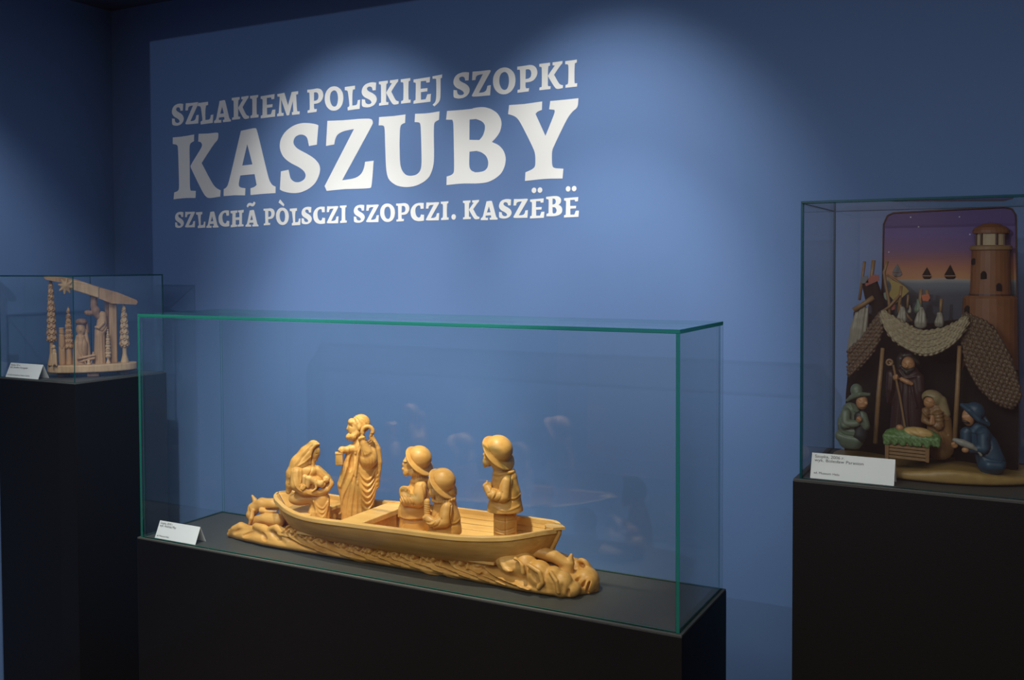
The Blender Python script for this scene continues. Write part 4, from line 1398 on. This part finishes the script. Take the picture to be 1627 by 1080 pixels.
def stroke_paint():
    m, nt, b = nodemat('painted_dusk_sky_and_sea')
    tc = N(nt, 'ShaderNodeTexCoord')
    sp = N(nt, 'ShaderNodeSeparateXYZ')
    nt.links.new(tc.outputs['Object'], sp.inputs[0])
    ns = N(nt, 'ShaderNodeTexNoise', Scale=22.0, Detail=4.0)
    mp = N(nt, 'ShaderNodeMapping')
    mp.inputs['Scale'].default_value = (0.35, 1, 2.2)
    nt.links.new(tc.outputs['Object'], mp.inputs[0])
    nt.links.new(mp.outputs[0], ns.inputs['Vector'])
    a = N(nt, 'ShaderNodeMath', operation='MULTIPLY_ADD')
    nt.links.new(ns.outputs[0], a.inputs[0])
    a.inputs[1].default_value = 0.016
    nt.links.new(sp.outputs['Z'], a.inputs[2])
    mr = N(nt, 'ShaderNodeMapRange')
    mr.inputs['From Min'].default_value = -0.14
    mr.inputs['From Max'].default_value = 0.12
    nt.links.new(a.outputs[0], mr.inputs['Value'])
    cr = N(nt, 'ShaderNodeValToRGB')
    E_ = cr.color_ramp.elements
    E_[0].position, E_[0].color = 0.0, (0.010, 0.013, 0.030, 1)
    E_[1].position, E_[1].color = 1.0, (0.060, 0.030, 0.190, 1)
    for pos, c in ((0.30, (0.018, 0.025, 0.05, 1)), (0.385, (0.10, 0.13, 0.17, 1)), (0.425, (0.30, 0.28, 0.26, 1)), (0.435, (0.48, 0.20, 0.06, 1)), (0.53, (0.40, 0.12, 0.05, 1)),
                   (0.60, (0.22, 0.06, 0.09, 1)), (0.68, (0.135, 0.050, 0.20, 1)), (0.80, (0.090, 0.042, 0.27, 1))):
        e = E_.new(pos)
        e.color = [v * 0.75 for v in c[:3]] + [1]
    nt.links.new(mr.outputs[0], cr.inputs[0])
    vo = N(nt, 'ShaderNodeTexVoronoi', Scale=45.0)
    nt.links.new(tc.outputs['Object'], vo.inputs['Vector'])
    lt = N(nt, 'ShaderNodeMath', operation='LESS_THAN')
    lt.inputs[1].default_value = 0.07
    nt.links.new(vo.outputs['Distance'], lt.inputs[0])
    gt = N(nt, 'ShaderNodeMath', operation='GREATER_THAN')
    gt.inputs[1].default_value = 0.02
    nt.links.new(sp.outputs['Z'], gt.inputs[0])
    ml = N(nt, 'ShaderNodeMath', operation='MULTIPLY')
    nt.links.new(lt.outputs[0], ml.inputs[0])
    nt.links.new(gt.outputs[0], ml.inputs[1])
    mx = N(nt, 'ShaderNodeMix', data_type='RGBA')
    nt.links.new(ml.outputs[0], mx.inputs[0])
    nt.links.new(cr.outputs[0], mx.inputs[6])
    mx.inputs[7].default_value = (0.5, 0.5, 0.65, 1)
    nt.links.new(mx.outputs[2], b.inputs['Base Color'])
    b.inputs['Roughness'].default_value = 0.5
    return m


SKY = stroke_paint()
BRICK = pmat('painted_orange_brick', (0.30, 0.115, 0.045), 0.3, 50)
BRICK_D = pmat('painted_dark_red', (0.10, 0.035, 0.022), 0.3, 50)
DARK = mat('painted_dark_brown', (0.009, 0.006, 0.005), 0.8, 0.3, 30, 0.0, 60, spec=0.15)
NETM = pmat('painted_fishing_net', (0.44, 0.36, 0.22), 0.5, 200)
NETD = pmat('painted_brown_net', (0.17, 0.105, 0.06), 0.6, 200)
POLE = pmat('painted_brown_pole', (0.36, 0.21, 0.09), 0.3, 90)
GOLD = pmat('painted_golden_sand', (0.50, 0.32, 0.10), 0.35, 50)
GREEN = pmat('painted_grey_green', (0.17, 0.225, 0.155), 0.4, 60)
GREEN_D = pmat('painted_dark_green', (0.022, 0.030, 0.028), 0.3, 60)
MOSS = pmat('painted_moss', (0.15, 0.28, 0.085), 0.5, 160)
SKIN = pmat('painted_skin', (0.60, 0.30, 0.13), 0.15, 60)
MAROON = pmat('painted_maroon_robe', (0.050, 0.018, 0.016), 0.4, 60)
BROWN = pmat('painted_brown_veil', (0.32, 0.165, 0.06), 0.3, 60)
TAN = pmat('painted_tan_cloth', (0.40, 0.30, 0.15), 0.3, 80)
BLUEC = pmat('painted_blue_oilskin', (0.030, 0.085, 0.145), 0.35, 60)
SILVER = pmat('painted_silver_fish', (0.36, 0.35, 0.30), 0.3, 120)
CLOTH = pmat('painted_gold_cloth', (0.80, 0.52, 0.19), 0.2, 80)
PALE = pmat('painted_pale_sailcloth', (0.40, 0.37, 0.29), 0.3, 60)
PINK = pmat('painted_red_flag', (0.42, 0.075, 0.035), 0.2, 60)
ORANGE = pmat('painted_orange_flag', (0.65, 0.13, 0.03), 0.2, 60)
YELLOW = pmat('painted_yellow_flag', (0.38, 0.26, 0.035), 0.3, 60)
GREYB = pmat('painted_grey_blue', (0.16, 0.17, 0.20), 0.2, 60)
SEAGREEN = pmat('painted_sea_green', (0.20, 0.27, 0.18), 0.3, 60)
HAIR = pmat('painted_dark_hair', (0.030, 0.022, 0.018), 0.3, 60)
LANT = pmat('painted_lantern_light', (0.68, 0.52, 0.33), 0.2, 60)

RX, RY = -0.18, 2.17
rel = thing('painted_relief_carving', 'painted carved nativity with lighthouse, fishing nets and dusk sky in the tall right case', 'sculpture', (RX, RY, ZR))


class Sheet:
    """drawing frame in the relief: x right, z down, at distance Y; q drawing units per unit of the plan"""
    def __init__(self, Y, q=1.0, x0=0.0, z0=0.0):
        self.Y, self.q = Y, q
        self.s = 0.000571 * Y / q
        self.ox, self.oz = (1645 - x0) * q, (415 - z0) * q
        self.off = (-RX, Y - RY, 1.6 - ZR)

    def carve(self, name, f, lo, hi, h, m, parent=None, label=None):
        C_ = Carver(self.ox, self.oz, self.s)
        o = C_.make(name, f, lo, hi, h, m, parent or rel, label)
        if parent is None:
            o.location = self.off
        return o

    def pt(self, x, y, z):
        return ((x - self.ox) * self.s, y * self.s, (self.oz - z) * self.s)

    def cut(self, name, polys, y0, y1, m, parent=None, label=None, rnd=True):
        q = [[((x - self.ox) * self.s, (self.oz - z) * self.s) for x, z in p] for p in polys]
        o = plate(name, q, y0 * self.s, y1 * self.s, m, parent or rel, rnd)
        if parent is None:
            o.location = self.off
        if label:
            o['label'] = label
        return o

    def bar(self, name, pts, r, m, parent=None, n=8, label=None):
        R = [a * self.s for a in r] if isinstance(r, (list, tuple)) else r * self.s
        o = link(name, tube_mesh(name, [self.pt(*p) for p in pts], R, n), m, parent or rel, smooth=True, label=label)
        if parent is None:
            o.location = self.off
        return o


# base slab
def slab(p):
    x, y = (p[:, 0]) / 208, (p[:, 1]) / 135
    d = (np.sqrt(x ** 2 + y ** 2) - 1) * 135
    d = np.maximum(d, p[:, 1] - 60)
    top = -24 - 4 * np.sin(p[:, 0] * 0.03) - 3 * np.exp(-((p[:, 0] - 20) / 60) ** 2)
    k = np.maximum(p[:, 2] + 3 + 5 * np.exp(-((y + 1) / 0.25) ** 2) * 0, top - p[:, 2])
    h = np.clip(0.5 + 0.5 * (d - k) / 8, 0, 1)
    return k * (1 - h) + d * h + 8 * h * (1 - h)


P, F = surfnet(slab, (-225, -150, -42), (225, 75, 10), 5)
me = npmesh('base_slab', np.stack([P[:, 0] / 1000 + 0.0, P[:, 1] / 1000 + 0.045, -P[:, 2] / 1000], 1), F[:, ::-1])
link('base_slab', me, GOLD, rel, smooth=True, label='golden ochre ground')

S0 = Sheet(2.255)
back = [(1416, 470), (1417, 420), (1419, 350), (1424, 338), (1432, 334), (1520, 331), (1600, 329), (1612, 332), (1617, 342), (1620, 480), (1624, 620), (1625, 742), (1368, 742), (1368, 620), (1380, 520), (1400, 480)]
S0.cut('painted_backdrop', [back], 0, 16, SKY, label='upright board painted with a starry purple sky, orange dusk and dark sea')
S0.bar('backdrop_edge', [(1418, -1, 470), (1419, -1, 352), (1425, -1, 338), (1434, -1, 333.5), (1520, -1, 331), (1600, -1, 329), (1611, -1, 332), (1616.5, -1, 342), (1620, -1, 480), (1624, -1, 640)], 1.4, BRICK_D)
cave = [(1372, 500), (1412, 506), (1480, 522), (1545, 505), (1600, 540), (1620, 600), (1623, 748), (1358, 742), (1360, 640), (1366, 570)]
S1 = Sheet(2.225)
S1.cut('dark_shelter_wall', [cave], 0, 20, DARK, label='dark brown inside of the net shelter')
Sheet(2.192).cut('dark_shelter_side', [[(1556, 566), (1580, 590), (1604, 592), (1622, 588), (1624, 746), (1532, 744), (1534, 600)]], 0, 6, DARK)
# boats on the painted horizon
for x, z, k, m in ((1441, 438, 1.0, GREYB), (1487, 442, 0.9, DARK), (1522, 442, 1.1, DARK)):
    S0.cut('tiny_sailboat', [[(x - 8 * k, z - 5), (x, z - 20 * k), (x + 7 * k, z - 5)], [(x - 8 * k, z - 3), (x + 8 * k, z - 3), (x + 5 * k, z + 1), (x - 5 * k, z + 1)]], -2.2, 0, m, rnd=False)

# lighthouse
LY = 2.235
lo_ = S = Sheet(LY)
lh = thing('lighthouse', None, None)
lh.parent = rel
lh.location = S.off
cxp, czp = (1581 - S.ox) * S.s, 0


def lathe(name, prof, m, label=None, cx=1581):
    pr = [(r * S.s, (S.oz - z) * S.s) for r, z in prof]
    return link(name, lathe_mesh(name, pr, 24, (cx - S.ox) * S.s, 0, (0, 2 * PI), 0.62), m, lh, smooth=False, label=label)


lathe('lower_tower', [(44, 742), (42, 620), (40, 474), (36, 470), (0.5, 470)], BRICK)
lathe('upper_tower', [(30, 472), (27.5, 396), (0.5, 396)], BRICK)
lathe('gallery', [(27, 398), (31, 396), (31, 391), (27, 389)], POLE)
lathe('lantern_room', [(22, 390), (22, 368), (0.5, 368)], LANT, 'pale painted lantern room')
lathe('lantern_roof', [(27, 370), (27, 365), (24, 361), (12, 355), (0.5, 353)], BRICK)
for dx in (-21, -13, 9, 20):
    y = -math.sqrt(max(0, 1 - (dx / 22.5) ** 2)) * 22.5 * 0.62
    link('lantern_bar', tube_mesh('lantern_bar', [S.pt(1581 + dx, y - 0.5, 390), S.pt(1581 + dx, y - 0.5, 368)], 2.0 * S.s, 6), BRICK_D, lh)
lathe('tower_band', [(31, 473), (31.5, 470), (31, 467)], BRICK_D)
for x, z, k in ((1557, 415, 0.8), (1572, 437, 1.0), (1594, 456, 1.0), (1549, 493, 1.1), (1583, 523, 1.3), (1607, 567, 1.4)):
    R = 28.5 if z < 470 else 41
    y = -math.sqrt(max(0.02, 1 - ((x - 1581) / R) ** 2)) * R * 0.62
    w_ = 4.4 * k
    q = [((a - S.ox) * S.s, (S.oz - b) * S.s) for a, b in ((x - w_, z + 6 * k), (x - w_, z - 2 * k), (x - w_ * 0.6, z - 5.5 * k), (x, z - 7 * k), (x + w_ * 0.6, z - 5.5 * k), (x + w_, z - 2 * k), (x + w_, z + 6 * k))]
    plate('tower_window', q and [q], (y - 1.6) * S.s, (y + 3.5) * S.s, DARK, lh, rnd=False)

# poles, flags and drying sails on the left
S2 = Sheet(2.195)
for pts, r in (([(1389, 0, 414), (1386, 0, 440), (1381, 0, 480)], 2.4), ([(1403, 4, 412), (1400, 4, 440), (1394, 4, 480)], 3.2), ([(1426, -4, 414), (1421, -4, 432), (1423, -4, 450), (1429, -4, 482), (1430, -4, 506)], 2.5),
               ([(1425, 2, 437), (1440, 2, 447), (1456, 2, 460)], 2.0), ([(1448, 0, 462), (1442, 0, 480), (1428, 0, 494)], 2.2), ([(1416, -6, 500), (1430, -8, 490), (1446, -8, 470)], 2.2), ([(1446, -5, 487), (1456, -5, 502), (1465, -5, 513)], 2.2),
               ([(1478, 0, 460), (1477, 0, 478), (1478, 0, 505)], 3.0), ([(1487, 0, 462), (1489, 0, 480)], 3.0), ([(1509, 0, 476), (1508, 0, 500)], 2.6), ([(1458, 2, 470), (1457, 2, 492)], 2.0), ([(1448, -3, 455), (1444, -3, 500)], 2.8)):
    S2.bar('pole', pts, r, POLE)
S2.bar('sail_yard', [(1374, -14, 496), (1390, -14, 486), (1406, -14, 474)], 4.2, POLE)
for nm, pts, m in (('flag', [(1384, 440), (1395, 438), (1396, 450), (1384, 452)], GREYB), ('flag', [(1402, 436), (1412, 437), (1413, 446), (1392, 456), (1390, 450)], PINK), ('flag', [(1426, 442), (1452, 454), (1460, 464), (1450, 474), (1440, 484), (1428, 470), (1434, 456)], YELLOW),
                   ('flag', [(1479, 470), (1490, 468), (1493, 474), (1489, 480), (1481, 479)], ORANGE), ('flag', [(1432, 486), (1438, 484), (1438, 494), (1433, 496)], PINK), ('flag', [(1420, 468), (1428, 462), (1428, 480), (1422, 478)], SEAGREEN)):
    S2.cut(nm, [pts], -4, -1, m)


def drape(name, x, z0, z1, w0, w1, m, y=-6, dep=8, par=None):
    f = cap((x, y, z0, w0), (x + 1, y, (z0 + z1) / 2, (w0 + w1) / 2), (x, y, z1, w1), sq=dep / max(w0, w1))
    f = relief(f, [([(x - w1 * 0.7 + i * w1 * 0.45, z0), (x - w1 * 1.0 + i * w1 * 0.62, z1 + 5)], 1.6, -1.5) for i in range(4)])
    S2.carve(name, f, (x - w1 - 5, y - dep - 4, z0 - w0 - 4), (x + w1 + 5, y + dep + 4, z1 + w1 + 5), 1.5, m)


f = U(5, cap((1388, -8, 496, 11), (1384, -8, 530, 17), (1380, -6, 566, 18), sq=0.5))
f = relief(f, [([(1382 + i * 6, 488), (1372 + i * 7, 575)], 1.8, -2.0) for i in range(4)])
S2.carve('hanging_sail', f, (1355, -22, 480), (1412, 8, 590), 1.6, PALE, label='pale sailcloth hung from a yard')
drape('folded_net', 1450, 494, 508, 5, 10, PALE)
drape('folded_net', 1479, 494, 514, 5, 12, PALE)
drape('folded_net', 1507, 502, 514, 5, 9, PALE)
drape('folded_net', 1474, 480, 494, 4, 8, SEAGREEN, y=0)
drape('folded_net', 1461, 490, 498, 3, 5, PALE, y=0)
f = U(4, cap((1404, 4, 450, 6), (1410, 4, 480, 10), (1412, 6, 505, 12)), cap((1392, 6, 452, 8), (1398, 6, 480, 8)))
S2.carve('dark_bundle', f, (1375, -14, 436), (1432, 24, 524), 1.8, DARK)


def netting(kind):
    """overlapping net scales in staggered rows that follow the hang of the net"""
    def g(q):
        if kind == 0:
            u = q[:, 0] / 8.5
            v = (q[:, 2] - 42 * (1 - ((q[:, 0] - 1483) / 63) ** 2)) / 5.2
        else:
            a = math.radians(62 if kind == 1 else 128)
            u = (q[:, 0] * math.cos(a) + q[:, 2] * math.sin(a)) / 8.5
            v = (-q[:, 0] * math.sin(a) + q[:, 2] * math.cos(a)) / 5.0
        row = np.floor(v)
        uu = u + 0.5 * (row % 2)
        return 2.6 * np.sin(PI * (uu - np.floor(uu))) ** 0.7 * np.sin(PI * (v - row)) ** 0.7 - 1.3
    return g


def swag(name, A, B, m, n, r, label=None, yb=0.0, S_=S2, bulge=0, kind=0):
    """strands running between outline stroke A and outline stroke B"""
    st = []
    for i in range(n):
        k = i / (n - 1)
        pts = []
        for j, (a, b) in enumerate(zip(sm(A, 4), sm(B, 4))):
            v = j / (len(sm(A, 4)) - 1)
            pts.append((a[0] * (1 - k) + b[0] * k, yb - bulge * math.sin(PI * v) * (0.5 + 0.5 * k) + 1.5 * (i % 2), a[1] * (1 - k) + b[1] * k, r))
        st.append(cap(*pts))
    f = relief(U(2.5, *st), [], extra=netting(kind))
    xs = [p[0] for p in A + B]
    zs = [p[1] for p in A + B]
    S_.carve(name, f, (min(xs) - 9, yb - bulge - 12, min(zs) - 9), (max(xs) + 9, yb + 12, max(zs) + 9), 1.15, m, label=label)


SN = Sheet(2.150)
swag('net_swag', [(1420, 501), (1445, 516), (1482, 532), (1520, 524), (1545, 508)], [(1419, 510), (1440, 543), (1486, 565), (1526, 546), (1546, 516)], NETM, 7, 5.0, 'scaly grey fishing net hung across the top of the shelter', 0, SN, 14)
SN2 = Sheet(2.165)
swag('net_drape', [(1546, 502), (1580, 520), (1608, 570), (1622, 620), (1622, 632)], [(1541, 514), (1546, 562), (1562, 605), (1588, 635), (1612, 646)], NETD, 9, 5.0, 'brown fishing net falling down the right side', 0, SN2, 6, 1)
swag('net_drape', [(1416, 502), (1402, 525), (1386, 548), (1366, 568)], [(1420, 512), (1408, 552), (1390, 580), (1366, 606)], NETD, 5, 5.2, 'brown fishing net falling down the left side', 0, SN2, 4, 2)
S3 = Sheet(2.150)
S3.bar('tent_post', [(1419, 0, 560), (1413, 0, 640), (1408.5, 0, 722)], [3.2, 4.0, 4.2], POLE)
S3.bar('tent_post', [(1537, 0, 552), (1534, 0, 640), (1531, 0, 716)], [3.2, 4.0, 4.2], POLE)

# figures; drawing units 4.32 per plan unit, origin at (1340, 540)
Q = dict(q=4.32, x0=1340, z0=540)


def grp(name, S_, label=None):
    e = bpy.data.objects.new(name, None)
    COL.objects.link(e)
    e.parent = rel
    e.location = S_.off
    if label:
        e['label'] = label
    return e


def W_(S_, nm, f, lo, hi, m, g, label=None, h=6.5):
    C_ = Carver(S_.ox, S_.oz, S_.s)
    return C_.make(nm, f, lo, hi, h, m, g, label)


S = Sheet(2.175, **Q)
g = grp('robed_man', S, 'bearded man in a dark maroon robe with a curled staff')
f = U(12, cap((505, 0, 280, 90), (520, 0, 420, 110), (510, 0, 690, 118), sq=0.5), cap((400, -20, 270, 32), (400, -30, 380, 34), (392, -10, 470, 22)), cap((590, -10, 290, 36), (600, -20, 380, 30), (590, -10, 480, 16)))
f = relief(f, [([(415, 280), (408, 380), (385, 480)], 7, 8), ([(545, 330), (560, 420), (580, 500)], 7, 8), ([(480, 330), (470, 500), (460, 640)], 8, -8), ([(530, 340), (530, 500), (540, 640)], 8, -8), ([(455, 235), (500, 290), (570, 275)], 8, 9)], front=0)
W_(S, 'robe', f, (345, -90, 175), (660, 75, 730), MAROON, g)
f = relief(U(8, ell(518, -18, 196, 46, 42, 58), ell(512, -62, 208, 9, 12, 14)), [([(490, 190), (510, 196)], 4, -6), ([(530, 190), (550, 192)], 4, -6)])
W_(S, 'face', f, (455, -80, 125), (580, 40, 270), SKIN, g)
W_(S, 'hair_and_beard', U(6, cap((465, -5, 160, 30), (458, -5, 230, 22)), cap((470, 5, 140, 26), (530, 5, 130, 26), (580, 0, 180, 18)), cap((478, -40, 222, 14), (512, -52, 248, 22), (552, -40, 225, 14))), (420, -85, 95), (620, 50, 285), HAIR, g)
f = U(4, ell(440, -58, 290, 22, 22, 26), cap((480, -60, 300, 16), (520, -66, 318, 18), (545, -60, 330, 14)), *fingers(440, -80, 284, 0.9, 0.1, 4, 12, 6, 10))
W_(S, 'hands', f, (405, -105, 250), (580, -25, 360), SKIN, g, h=5)
st = bpy.data.objects.new('staff', tube_mesh('staff', [S.pt(422, -62, 200), S.pt(440, -70, 290), S.pt(470, -72, 430), S.pt(505, -72, 640)], 8 * S.s, 8))
st.data.materials.append(POLE)
COL.objects.link(st)
st.parent = g
W_(S, 'staff_curl', U(3, tor(396, -62, 183, 20, 8), cap((396, -62, 183, 7), (402, -62, 190, 6))), (360, -85, 148), (435, -38, 220), POLE, g, h=4.5)

S = Sheet(2.155, **Q)
g = grp('veiled_woman', S, 'kneeling woman in a brown hooded robe with praying hands')
f = U(10, cap((700, 0, 500, 62), (725, 0, 600, 82), (735, 0, 780, 90), sq=0.6), cap((720, -50, 540, 30), (735, -60, 620, 28), (695, -66, 610, 20)), cap((640, -30, 520, 26), (630, -36, 590, 24), (665, -60, 605, 16)))
f = relief(f, [([(610, 500), (640, 540), (760, 520)], 6, 7), ([(620, 520), (660, 560), (780, 540)], 6, 7), ([(640, 545), (680, 575), (790, 570)], 6, 6), ([(705, 620), (740, 680), (760, 740)], 7, 8), ([(745, 610), (780, 680)], 7, -7)], front=0)
W_(S, 'robe', f, (590, -100, 425), (850, 75, 860), BROWN, g)
f = sub(6, U(8, ell(680, -6, 430, 74, 56, 58, 15), cap((735, 0, 450, 40), (765, 0, 540, 34))), ell(655, -40, 462, 44, 50, 48, 15))
W_(S, 'hood', f, (585, -75, 355), (820, 65, 590), TAN, g)
f = relief(ell(664, -18, 458, 42, 38, 48, 18), [([(640, 450), (655, 456)], 4, -5), ([(672, 460), (690, 468)], 4, -5)])
W_(S, 'face', f, (612, -70, 400), (715, 30, 515), SKIN, g, h=5)
W_(S, 'hands', U(3, cap((678, -86, 600, 14), (684, -80, 550, 10)), cap((692, -80, 600, 14), (690, -76, 552, 10))), (655, -110, 530), (720, -50, 625), SKIN, g, h=4.5)

S = Sheet(2.125, **Q)
g = grp('green_fisherman', S, 'kneeling fisherman in grey-green oilskins at the left')
f = U(12, cap((120, 0, 560, 62), (110, 0, 650, 84), (125, 0, 760, 96), sq=0.7), cap((95, -52, 570, 36), (95, -76, 650, 36), (175, -74, 640, 26)), cap((50, -20, 745, 38), (170, -30, 770, 34)), cap((210, -20, 590, 34), (230, -30, 660, 34), (210, -50, 640, 22)))
f = relief(f, [([(20, 690), (90, 735), (240, 740)], 7, -9), ([(120, 500), (150, 550), (210, 560)], 7, 8), ([(60, 600), (80, 640), (140, 670)], 6, -6), ([(40, 660), (100, 700), (200, 705)], 6, 5)], front=0)
W_(S, 'coat', f, (-10, -125, 480), (285, 85, 828), GREEN, g)
W_(S, 'apron', cap((190, -22, 600, 48), (190, -28, 730, 56), sq=0.7), (120, -85, 540), (260, 40, 800), GREEN_D, g)
f = U(7, ell(162, -2, 405, 44, 42, 50), cap((98, -6, 484, 12), (130, -26, 455, 18), (190, -42, 428, 20), (250, -14, 430, 13)), cap((98, 4, 484, 10), (160, 30, 450, 16), (250, 10, 430, 12)))
W_(S, 'hat', f, (75, -80, 340), (285, 65, 510), GREEN, g)
f = relief(U(6, ell(202, -12, 490, 42, 38, 54), ell(236, -34, 492, 12, 12, 13)), [([(185, 475), (200, 478)], 4, -5), ([(195, 520), (225, 515)], 5, 6)])
W_(S, 'face', f, (150, -70, 425), (262, 35, 552), SKIN, g, h=5)
W_(S, 'hands', U(3, ell(195, -86, 606, 22, 18, 24), *fingers(195, -102, 606, 0.5, -0.8, 4, 10, 5.5, 9)), (160, -125, 565), (235, -55, 645), SKIN, g, h=4.5)

g = grp('blue_fisherman', S, 'kneeling fisherman in blue oilskins offering a fish at the right')
f = U(12, cap((980, 0, 640, 56), (1020, 0, 740, 84), (1060, 0, 860, 92), sq=0.7), cap((1010, -52, 650, 44), (1015, -72, 750, 40), (935, -70, 765, 26)), cap((1050, -40, 870, 44), (1110, -30, 868, 40)), cap((900, -10, 660, 40), (900, -20, 740, 36)))
f = relief(f, [([(900, 620), (950, 650), (1010, 630)], 7, 7), ([(1000, 790), (1040, 830), (1140, 840)], 7, -8), ([(1040, 680), (1060, 740), (1030, 790)], 6, -6), ([(960, 780), (980, 830), (970, 880)], 6, -5)], front=0)
W_(S, 'coat', f, (845, -125, 575), (1175, 80, 925), BLUEC, g)
f = U(7, ell(952, -2, 505, 66, 52, 62, 25), cap((870, -12, 466, 14), (920, -46, 500, 20), (980, -42, 560, 18), (1040, -4, 596, 12)), cap((872, 6, 466, 12), (960, 36, 480, 18), (1040, 10, 590, 12)))
W_(S, 'hat', f, (840, -85, 425), (1070, 70, 620), BLUEC, g)
f = relief(U(6, ell(912, -12, 552, 40, 38, 62, -8), ell(884, -34, 548, 12, 12, 14)), [([(895, 532), (915, 530)], 4, -5)])
W_(S, 'face', f, (858, -70, 480), (965, 35, 625), SKIN, g, h=5)
W_(S, 'moustache', cap((880, -50, 574, 8), (905, -52, 580, 9), (920, -46, 586, 6)), (865, -65, 560), (935, -35, 600), HAIR, g, h=4)
W_(S, 'fish', U(5, cap((832, -96, 704, 16), (880, -100, 718, 26), (940, -98, 740, 22), (975, -92, 762, 10)), cap((975, -92, 758, 10), (1008, -88, 745, 9)), cap((978, -92, 764, 10), (1000, -88, 798, 9))), (805, -135, 675), (1025, -60, 815), SILVER, g, 'silver fish', h=5)
W_(S, 'hands', U(4, ell(832, -96, 742, 22, 18, 20), ell(900, -96, 768, 24, 18, 20), *fingers(826, -110, 736, -0.2, -0.9, 3, 12, 6, 10)), (800, -130, 705), (935, -65, 800), SKIN, g, h=4.5)

S = Sheet(2.105, **Q)
g = grp('crib', S, 'slatted wooden crib heaped with green moss')
for i in range(5):
    z0 = 748 + i * 25
    q = [[((x - S.ox) * S.s, (S.oz - z) * S.s) for x, z in ((385, z0), (665, z0 + 8), (660, z0 + 27), (387, z0 + 19))]]
    plate('slat', q, -78 * S.s, -58 * S.s, POLE, g, rnd=False)
for x in (385, 655):
    q = [[((a - S.ox) * S.s, (S.oz - b) * S.s) for a, b in ((x - 14, 742), (x + 14, 744), (x + 12, 880), (x - 10, 878))]]
    plate('corner_post', q, -88 * S.s, -50 * S.s, BROWN, g, rnd=False)
W_(S, 'crib_box', bx(525, 0, 815, 128, 56, 62, 6, 2), (385, -70, 740), (668, 70, 890), DARK, g)
rg_ = np.random.default_rng(3)
tuft = [cap((x, y, 715 + 10 * rg_.random(), 26), (x + rg_.uniform(-14, 14), y - 14, 755 + 16 * rg_.random(), 12)) for x in range(380, 720, 26) for y in (-70, -20)]
f = U(10, ell(545, -10, 700, 185, 78, 52), *tuft)
f = relief(f, [], extra=lambda q: 3.0 * np.sin(q[:, 0] * 0.28) * np.cos(q[:, 2] * 0.2 + q[:, 0] * 0.1))
W_(S, 'moss', f, (335, -120, 640), (755, 85, 795), MOSS, g)
W_(S, 'swaddling_cloth', relief(ell(590, -40, 680, 104, 58, 40, 5), [([(520, 660), (560, 690), (600, 710)], 7, -6), ([(580, 650), (620, 680), (660, 690)], 7, -5)]), (475, -110, 625), (705, 30, 735), CLOTH, g, 'golden swaddling cloth')
W_(S, 'infant_head', ell(468, -44, 654, 28, 24, 24, 20), (430, -80, 620), (505, -10, 690), SKIN, g, h=5)
